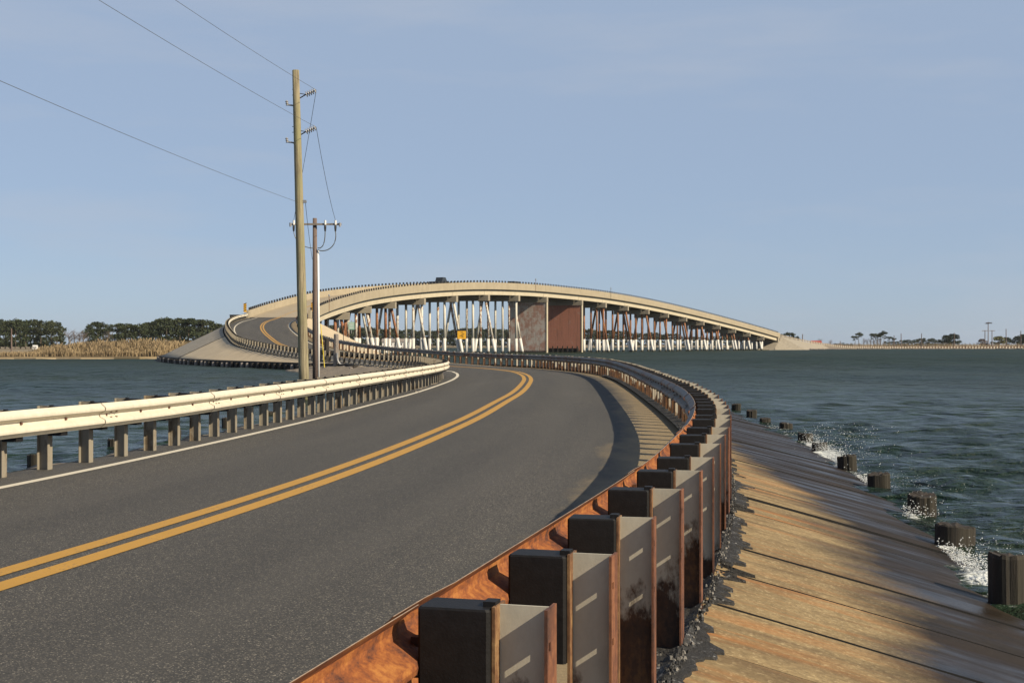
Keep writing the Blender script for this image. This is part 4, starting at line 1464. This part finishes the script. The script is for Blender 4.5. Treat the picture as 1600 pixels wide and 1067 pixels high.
# far causeway embankment with rubble edge
m = MB(); rows = []
for s in np.arange(S_END - 12, C.L - 1, 2.0):
    p, t, n = C.at(s); z = p[2] if s > S_END else C.at(S_END)[0][2] - 1.6 - (S_END - s) * .5
    w_ = 4.6
    tw = w_ + max(.8, 1.9 * (z + .4))
    rows.append([(p[0] + n[0]*o, p[1] + n[1]*o, zz) for o, zz in ((tw + 1.5, -1.1), (tw, -.42 + random.uniform(-.05, .08)), (w_, z - .05), (-w_, z - .05), (-tw, -.4))])
k_ = 26
m.strip(rows[:k_ + 1]); m.build('far_ramp', ['slope_grey'], kind='structure')
m = MB(); m.strip(rows[k_:]); m.build('far_causeway', ['bank_gravel'], kind='structure')
m = MB()
for _ in range(700):
    s = random.uniform(S_END + 8, C.L - 4)
    p, t, n = C.at(s); z = p[2]
    o = 4.6 + max(.8, 1.9 * (z + .4)) + random.uniform(-.6, 1.0)
    blob(m, (p[0] + n[0]*o, p[1] + n[1]*o, -.42 + random.uniform(-.05, .15)), random.uniform(.15, .45), .7)
m.build('rubble', ['wood_grey'], kind='stuff', label='brown rubble along the waterline of the distant causeway', cat='rubble')

# reeds
def reeds(n, region, h0, h1, seed, name, lb):
    rs = random.Random(seed); m = MB()
    for _ in range(n):
        x, y, hs = region(rs)
        h = rs.uniform(h0, h1) * hs; a = rs.uniform(0, 3.14); wd = rs.uniform(.018, .05)
        dx, dy = math.cos(a) * wd, math.sin(a) * wd
        lx, ly = rs.gauss(0, .16) * h, rs.gauss(0, .16) * h
        z0 = -.35
        m.add([(x - dx, y - dy, z0), (x + dx, y + dy, z0), (x + dx*.9 + lx*.4, y + dy*.9 + ly*.4, z0 + h*.6), (x - dx*.9 + lx*.4, y - dy*.9 + ly*.4, z0 + h*.6), (x + lx + dx*2.0, y + ly + dy*2.0, z0 + h*.92), (x + lx, y + ly, z0 + h)],
              [(0, 1, 2, 3), (3, 2, 4), (3, 4, 5)])
    return m.build(name, ['reed_straw'], kind='stuff', label=lb, cat='reeds')
def reg_tall(rs):
    x = -69 + 22 * rs.random() ** .8; y = 171 + rs.random() ** 1.3 * 24
    e = min(1, (x + 71) / 10)
    e *= .75 + .25 * math.sin(x * .9) * math.sin(y * .7) + .12 * math.sin(x * 2.3)
    front = min(1, .35 + (y - 170) / 7)
    return x, y, max(.3, e * front)
reeds(17000, reg_tall, 1.7, 2.6, 3, 'reed_bed', 'tall golden reed bed on the far left shore')
def reg_low(rs):
    x = rs.uniform(-150, -62); y = 172 + rs.random() * 40
    return x, y, .55 + .35 * math.sin(x * .31) * math.sin(y * .4)
reeds(12000, reg_low, .5, 1.0, 4, 'marsh_grass', 'lower tan marsh grass at the left edge of the picture')
def reg_far(rs):
    return rs.uniform(105, 320), rs.uniform(520, 560), 1
reeds(5000, reg_far, 1.0, 2.3, 5, 'far_grass', 'thin line of orange grass behind the distant causeway')

# ------------------------------------------------------------------ trees
def leaf_cloud(m, centers, n_per, size, seed, flat=.7):
    rs = random.Random(seed)
    for (cx, cy, cz, r_) in centers:
        for _ in range(n_per):
            # points through the clump volume, denser to the outside
            while True:
                x, y, z = rs.uniform(-1, 1), rs.uniform(-1, 1), rs.uniform(-1, 1)
                q = x*x + y*y + z*z
                if .12 < q < 1: break
            p = Vector((cx + x*r_, cy + y*r_, cz + z*r_*flat))
            a = Vector((rs.gauss(0, 1), rs.gauss(0, 1), rs.gauss(0, 1))).normalized()
            b_ = a.cross(Vector((rs.gauss(0, 1), rs.gauss(0, 1), rs.gauss(0, 1)))).normalized()
            s1, s2 = size * rs.uniform(.6, 1.4), size * rs.uniform(.35, .8)
            m.add([p - a*s1, p + b_*s2, p + a*s1, p - b_*s2], [(0, 1, 2, 3)])
def tree_meshes(kind, seed):
    rs = random.Random(seed)
    tr, cr_ = MB(), MB()
    cs = []
    if kind == 'pine':           # dense loblolly: irregular ovoid made of many clumps, height 10
        for i in range(34):
            z = rs.uniform(1.0, 9.4)
            rad = 2.5 if z < 5 else 2.5 * math.cos((z - 5) / 4.9 * 1.35) ** .8
            a = rs.random() * 6.28; q = rad * rs.uniform(.25, 1)
            cs.append((q*math.cos(a), q*math.sin(a), z, rs.uniform(.7, 1.25)))
        cs.append((0, 0, 9.3, .8))
        leaf_cloud(cr_, cs, 34, .34, seed)
        tr.tube([(0, 0, -.4), (.1, 0, 4), (0, .1, 9)], [.2, .15, .05], 6)
    elif kind == 'umbrella':     # tall bare trunk, flat crown
        for i in range(13):
            a = rs.random() * 6.28; q = 2.3 * rs.random() ** .6
            cs.append((q*math.cos(a), q*math.sin(a), 8.6 + rs.uniform(-.5, .7) - q*.2, rs.uniform(.6, 1.0)))
        for i in range(4):
            a = rs.random() * 6.28
            cs.append((1.2*math.cos(a), 1.2*math.sin(a), rs.uniform(5.2, 7.2), .55))
        leaf_cloud(cr_, cs, 40, .28, seed, .55)
        tr.tube([(0, 0, -.4), (.15, 0, 4), (0, .1, 8.8)], [.19, .14, .07], 6)
        for c in cs[:7]:
            tr.tube([(0.05, .05, 6.8), (c[0]*.5, c[1]*.5, 7.6), (c[0], c[1], c[2])], [.06, .05, .02], 5)
    elif kind == 'round':
        for i in range(34):
            a, e = rs.random() * 6.28, rs.uniform(-.5, 1.4)
            q = 4.4 * math.cos(e) * rs.uniform(.5, 1)
            cs.append((q*math.cos(a), q*math.sin(a), 4.6 + 3.4*math.sin(e), rs.uniform(1.0, 1.6)))
        leaf_cloud(cr_, cs, 46, .36, seed)
        tr.tube([(0, 0, -.4), (0, 0, 3), (.1, 0, 5)], [.35, .28, .15], 7)
        for i in range(4):
            a = i * 1.6; tr.tube([(0, 0, 1.6), (1.4*math.cos(a), 1.4*math.sin(a), 3.4), (2.6*math.cos(a), 2.6*math.sin(a), 5)], [.15, .1, .04], 5)
    elif kind == 'bare':
        tr.tube([(0, 0, -.4), (0, 0, 2), (.1, 0, 6)], [.16, .12, .03], 6)
        for i in range(26):
            a = rs.random() * 6.28; z = rs.uniform(1.4, 5); L_ = rs.uniform(1.2, 2.6)
            e = Vector((math.cos(a)*L_*.75, math.sin(a)*L_*.75, z + L_*.8))
            tr.tube([(0, 0, z), Vector((0, 0, z))*.5 + e*.5 + Vector((0, 0, .1)), e], [.05, .035, .012], 4)
            for j in range(5):
                f = rs.uniform(.4, 1); b0 = Vector((0, 0, z)) * (1-f) + e * f
                cr_.tube([b0, b0 + Vector((rs.gauss(0, .5), rs.gauss(0, .5), rs.uniform(.2, .9)))], [.02, .006], 3)
    fol = {'pine': 'pine_foliage', 'umbrella': 'pine_foliage', 'round': 'round_foliage', 'bare': 'bare_twigs'}[kind]
    return tr.mesh('trunk', ['bark']), cr_.mesh('crown', [fol])
TREES = {k: [tree_meshes(k, 100 * j + i) for i in range(n)] for j, (k, n) in enumerate((('pine', 4), ('umbrella', 2), ('round', 2), ('bare', 2)))}
def tree(name, kind, x, y, h, wid, lb, group, z=-.2, mat=None):
    tm, cm = random.choice(TREES[kind])
    r_ = empty(name, (x, y, z), lb, 'tree', group)
    base = {'pine': 10.0, 'umbrella': 9.3, 'round': 8.6, 'bare': 6.5}[kind]
    k = h / base
    r_.scale = (k * wid, k * wid, k)
    r_.rotation_euler = (0, 0, random.random() * 6.28)
    mk('trunk', tm, r_); c = mk('crown', cm, r_)
    if mat:
        c.data = cm.copy(); c.data.materials.clear(); c.data.materials.append(MATS[mat])
    return r_
def px_tree(px, py_top, d):
    return (px - 800) / 2000 * d, 1.5 + (537 - py_top) / 2000 * d
# left woods
for px in np.arange(-40, 104, 8.0):
    d = random.uniform(415, 450)
    top = float(np.interp(px, [-40, 0, 30, 60, 80, 95, 104], [497, 499, 497, 499, 498, 506, 517])) + random.uniform(-1, 3)
    x, z = px_tree(px, top, d)
    tree('pine_tree', 'pine', x, d, z + .3, random.uniform(.95, 1.25), 'dense dark pine in the wood at the far left edge', 'pines of the far left wood')
for px in list(np.arange(138, 166, 7.5)) + list(np.arange(176, 372, 7.0)):
    d = random.uniform(400, 460)
    top = float(np.interp(px, [138, 150, 160, 168, 180, 200, 215, 236, 250, 256, 275, 300, 320, 340, 372], [506, 502, 503, 510, 507, 504, 505, 503, 494, 494, 496, 496, 499, 503, 508])) + random.uniform(-1, 2.5)
    x, z = px_tree(px, top, d)
    tree('pine_tree', 'pine', x, d, z + .3, random.uniform(.95, 1.3), 'dark pine in the wood behind the reeds and embankment', 'pines behind the reeds')
for q_, px in enumerate((108, 116, 124, 130, 169)):
    d = 380
    x, z = px_tree(px, random.uniform(514, 520), d)
    tree('bare_tree', 'bare', x, d, z + .3, 1.2, 'pale leafless tree, %s from the left between the two left woods' % ['first', 'second', 'third', 'fourth', 'fifth'][q_], 'leafless trees on the left')
# wood behind the bridge
for px in np.arange(500, 830, 6.5):
    d = random.uniform(660, 760)
    top = float(np.interp(px, [500, 530, 580, 640, 690, 740, 800, 830], [508, 510, 511, 516, 515, 511, 513, 516])) + random.uniform(-2, 3)
    x, z = px_tree(px, top, d)
    tree('pine_tree', 'pine', x, d, z + .3, random.uniform(1.2, 1.7), 'hazy pine in the wood seen between the bridge piles left of the piers', 'pines behind the bridge left of the piers')
for px in np.arange(905, 1215, 8.0):
    d = random.uniform(760, 860)
    top = float(np.interp(px, [905, 1000, 1100, 1215], [513, 518, 524, 528])) + random.uniform(-2, 3)
    x, z = px_tree(px, top, d)
    tree('pine_tree', 'pine', x, d, z + .3, random.uniform(1.3, 1.8), 'hazy pine in the wood seen between the piles right of the piers', 'pines behind the bridge right of the piers')
# right shore
for q_, (px, top) in enumerate(((1222, 522), (1230, 519), (1238, 520), (1246, 525))):
    d = random.uniform(520, 545)
    x, z = px_tree(px, top, d)
    tree('pine_tree', 'pine', x, d, z + .3, 1.1, 'dark tree, %s from the left in the clump just past the bridge end' % ['first', 'second', 'third', 'fourth'][q_], 'clump past the bridge end')
for px, top, sd in ((1281, 529, 'left'), (1298, 531, 'right')):
    x, z = px_tree(px, top, 560)
    tree('bare_tree', 'bare', x, 560, z + .3, 1.3, 'pale leafless tree near the red roofed house, the %s one of two' % sd, 'leafless trees by the red roof')
ORD = ['first', 'second', 'third', 'fourth', 'fifth', 'sixth', 'seventh', 'eighth']
for q_, (px, top) in enumerate(((1336, 525), (1342, 520), (1365, 521), (1371, 523), (1376, 521), (1381, 518), (1390, 526), (1396, 528))):
    d = random.uniform(560, 590)
    x, z = px_tree(px, top, d)
    tree('pine_tree', 'umbrella', x, d, z + .3, 1.15, 'tall flat crowned pine with bare trunk, %s from the left on the right shore' % ORD[q_], 'flat crowned pines on the right shore')
for px in np.arange(1350, 1378, 5):
    x, z = px_tree(px, random.uniform(526, 531), 580)
    tree('bare_tree', 'bare', x, 580, z + .3, 1.0, 'brown leafless tree under the flat crowned pines', 'leafless trees under the tall pines')
for px in np.arange(1306, 1336, 6):
    x, z = px_tree(px, random.uniform(536, 538), 800)
    tree('pine_tree', 'pine', x, 800, z + .5, 2.5, 'very distant low tree left of the flat crowned pines', 'low distant trees')
for px in np.arange(1384, 1492, 6):
    d = random.uniform(780, 860)
    top = float(np.interp(px, [1384, 1420, 1445, 1460, 1475, 1492], [533, 531, 529, 529, 532, 537])) + random.uniform(-1, 1.5)
    x, z = px_tree(px, top, d)
    tree('pine_tree', 'pine', x, d, z + .3, 1.9, 'tree of the hazy low wood in the middle of the right shore', 'hazy low wood on the right')
for px, top, wd in ((1498, 524, 1.15), (1509, 522, 1.2)):
    x, z = px_tree(px, top, 545)
    tree('round_tree', 'round', x, 545 + px * .01, z + .3, wd, 'broad dark rounded tree on the right shore, %s half of the pair' % ('left' if px < 1500 else 'right'), 'rounded trees')
x, z = px_tree(1560, 526, 560)
tree('willow_tree', 'round', x, 560, z + .3, 1.35, 'yellow green spring tree at the far right', None, mat='willow_foliage')
x, z = px_tree(1534, 530, 565)
tree('bare_tree', 'round', x, 565, z + .3, 1.3, 'grey brown budding tree beside the yellow green tree', None, mat='bare_twigs')
for q_, (px, top) in enumerate(((1573, 527), (1590, 526), (1597, 523), (1608, 521), (1620, 521))):
    x, z = px_tree(px, top, 600)
    tree('round_tree', 'round', x, 600, z + .3, 1.1, 'dark tree behind the thin poles at the right edge, %s from the left' % ORD[q_], 'dark trees at the right edge')

# far poles
FP = [(18, 513, 300, 'lone thin pole in front of the far left wood'), (1397, 524, 520, 'thin pole just right of the flat crowned pines'), (1408, 521, 520, 'second thin pole right of the flat crowned pines'), (1440, 521, 520, 'dark single pole in front of the hazy wood'),
      (1491, 520, 520, 'thin pole left of the rounded trees'), (1539, 516, 515, 'thin crossarm pole left of the nest pole'), (1544, 506, 515, 'tallest pole carrying an osprey nest on the right shore'),
      (1550, 516, 515, 'crossarm pole right of the nest pole'), (1572, 514, 515, 'dark pole second from the right edge'), (1595, 517, 515, 'thin pole closest to the right edge'), (1254, 522, 440, 'dark pole standing behind the end of the bridge'), (1313, 533, 520, 'short far pole left of the flat crowned pines')]
for px, top, d, lb in FP:
    x, z = px_tree(px, top, d)
    r_ = empty('utility_pole', (x, d, -.3), lb, 'utility pole', 'distant poles')
    m = MB(); m.tube([(0, 0, 0), (0, 0, z + .3)], [.19, .14], 7); m.build('pole', ['pole_brown'], r_)
    if px in (1539, 1550):
        m = MB(); m.box((0, 0, z + .1), (2.4, .15, .22)); m.build('crossarm', ['wood_grey'], r_)
    if px == 1544:
        m = MB()
        for _ in range(60):
            a = random.random() * 6.28; q = random.uniform(.2, 1.0)
            c = Vector((q*math.cos(a), q*math.sin(a), z + .35 + random.uniform(0, .5)))
            m.tube([c, c + Vector((random.gauss(0, .4), random.gauss(0, .4), random.gauss(0, .12)))], .05, 4)
        m.build('nest', ['bark'], r_)
# far houses
def house(px, py, d, wd, h, lb, roof):
    x = (px - 800) / 2000 * d
    r_ = empty('house', (x, d, -.2), lb, 'house')
    m = MB(); m.box((0, 0, h / 2), (wd, wd * .7, h)); m.build('wall', ['house_white'], r_)
    m = MB(); e = wd * .55; y = wd * .42
    m.add([(-e, -y, h), (e, -y, h), (e, y, h), (-e, y, h), (-e, 0, h + wd * .28), (e, 0, h + wd * .28)], [(0, 1, 5, 4), (2, 3, 4, 5), (0, 4, 3), (1, 2, 5)])
    m.build('roof', [roof], r_)
    for q in (-.25, .25):
        m = MB(); m.box((q * wd, -wd * .352, h * .55), (wd * .14, .06, h * .35)); m.build('window', ['car_glass'], r_)
    m = MB(); m.box((0, -wd * .352, h * .36), (wd * .12, .06, h * .72)); m.build('door', ['wood_grey'], r_)
house(1275, 538, 560, 4.2, 1.9, 'small white house with red roof past the right end of the bridge', 'roof_red')
house(55, 530, 400, 1.3, .9, 'small white shed before the far left wood', 'house_white')
for px, lb in ((583, 'tiny white house seen between piles, leftmost'), (607, 'tiny white house seen between piles, second'), (632, 'tiny white house seen between piles, third')):
    house(px, 538, 640, 6, 2.6, lb, 'wood_grey')

# ------------------------------------------------------------------ haze: thin sea air round the whole place
hb = MB(); hb.box((0, 0, 13.0), (6600, 6600, 33.4))
hz_ = G('sea_air')
for l_ in list(hz_.nt.links):
    if l_.to_node == hz_.out: hz_.nt.links.remove(l_)
hz_.nt.nodes.remove(hz_.b)
pv = hz_.nt.nodes.new('ShaderNodeVolumePrincipled')
pv.inputs['Color'].default_value = (0.86, 0.91, 1.0, 1)
pv.inputs['Density'].default_value = 0.00006
pv.inputs['Anisotropy'].default_value = 0.2
hz_.nt.links.new(pv.outputs[0], hz_.out.inputs['Volume'])
MATS['sea_air'] = hz_.m
hb.build('haze', ['sea_air'], kind='stuff', label='thin pale sea haze over the whole place', cat='haze')

# ------------------------------------------------------------------ trim of all base colours to real-world albedo for this exposure
for nm_, m_ in MATS.items():
    if nm_ in ('sea_air', 'sea_water'): continue
    nt_ = m_.node_tree; b_ = nt_.nodes['Principled BSDF'].inputs['Base Color']
    if b_.links:
        src_ = b_.links[0].from_socket
        mu_ = nt_.nodes.new('ShaderNodeMixRGB'); mu_.blend_type = 'MULTIPLY'; mu_.inputs['Fac'].default_value = 1.0
        k_ = 0.80 if nm_ == 'rust_orange' else 0.90 if nm_ == 'galv_cream' else 0.86
        mu_.inputs['Color2'].default_value = (k_, k_, k_, 1)
        nt_.links.new(src_, mu_.inputs['Color1']); nt_.links.new(mu_.outputs[0], b_)
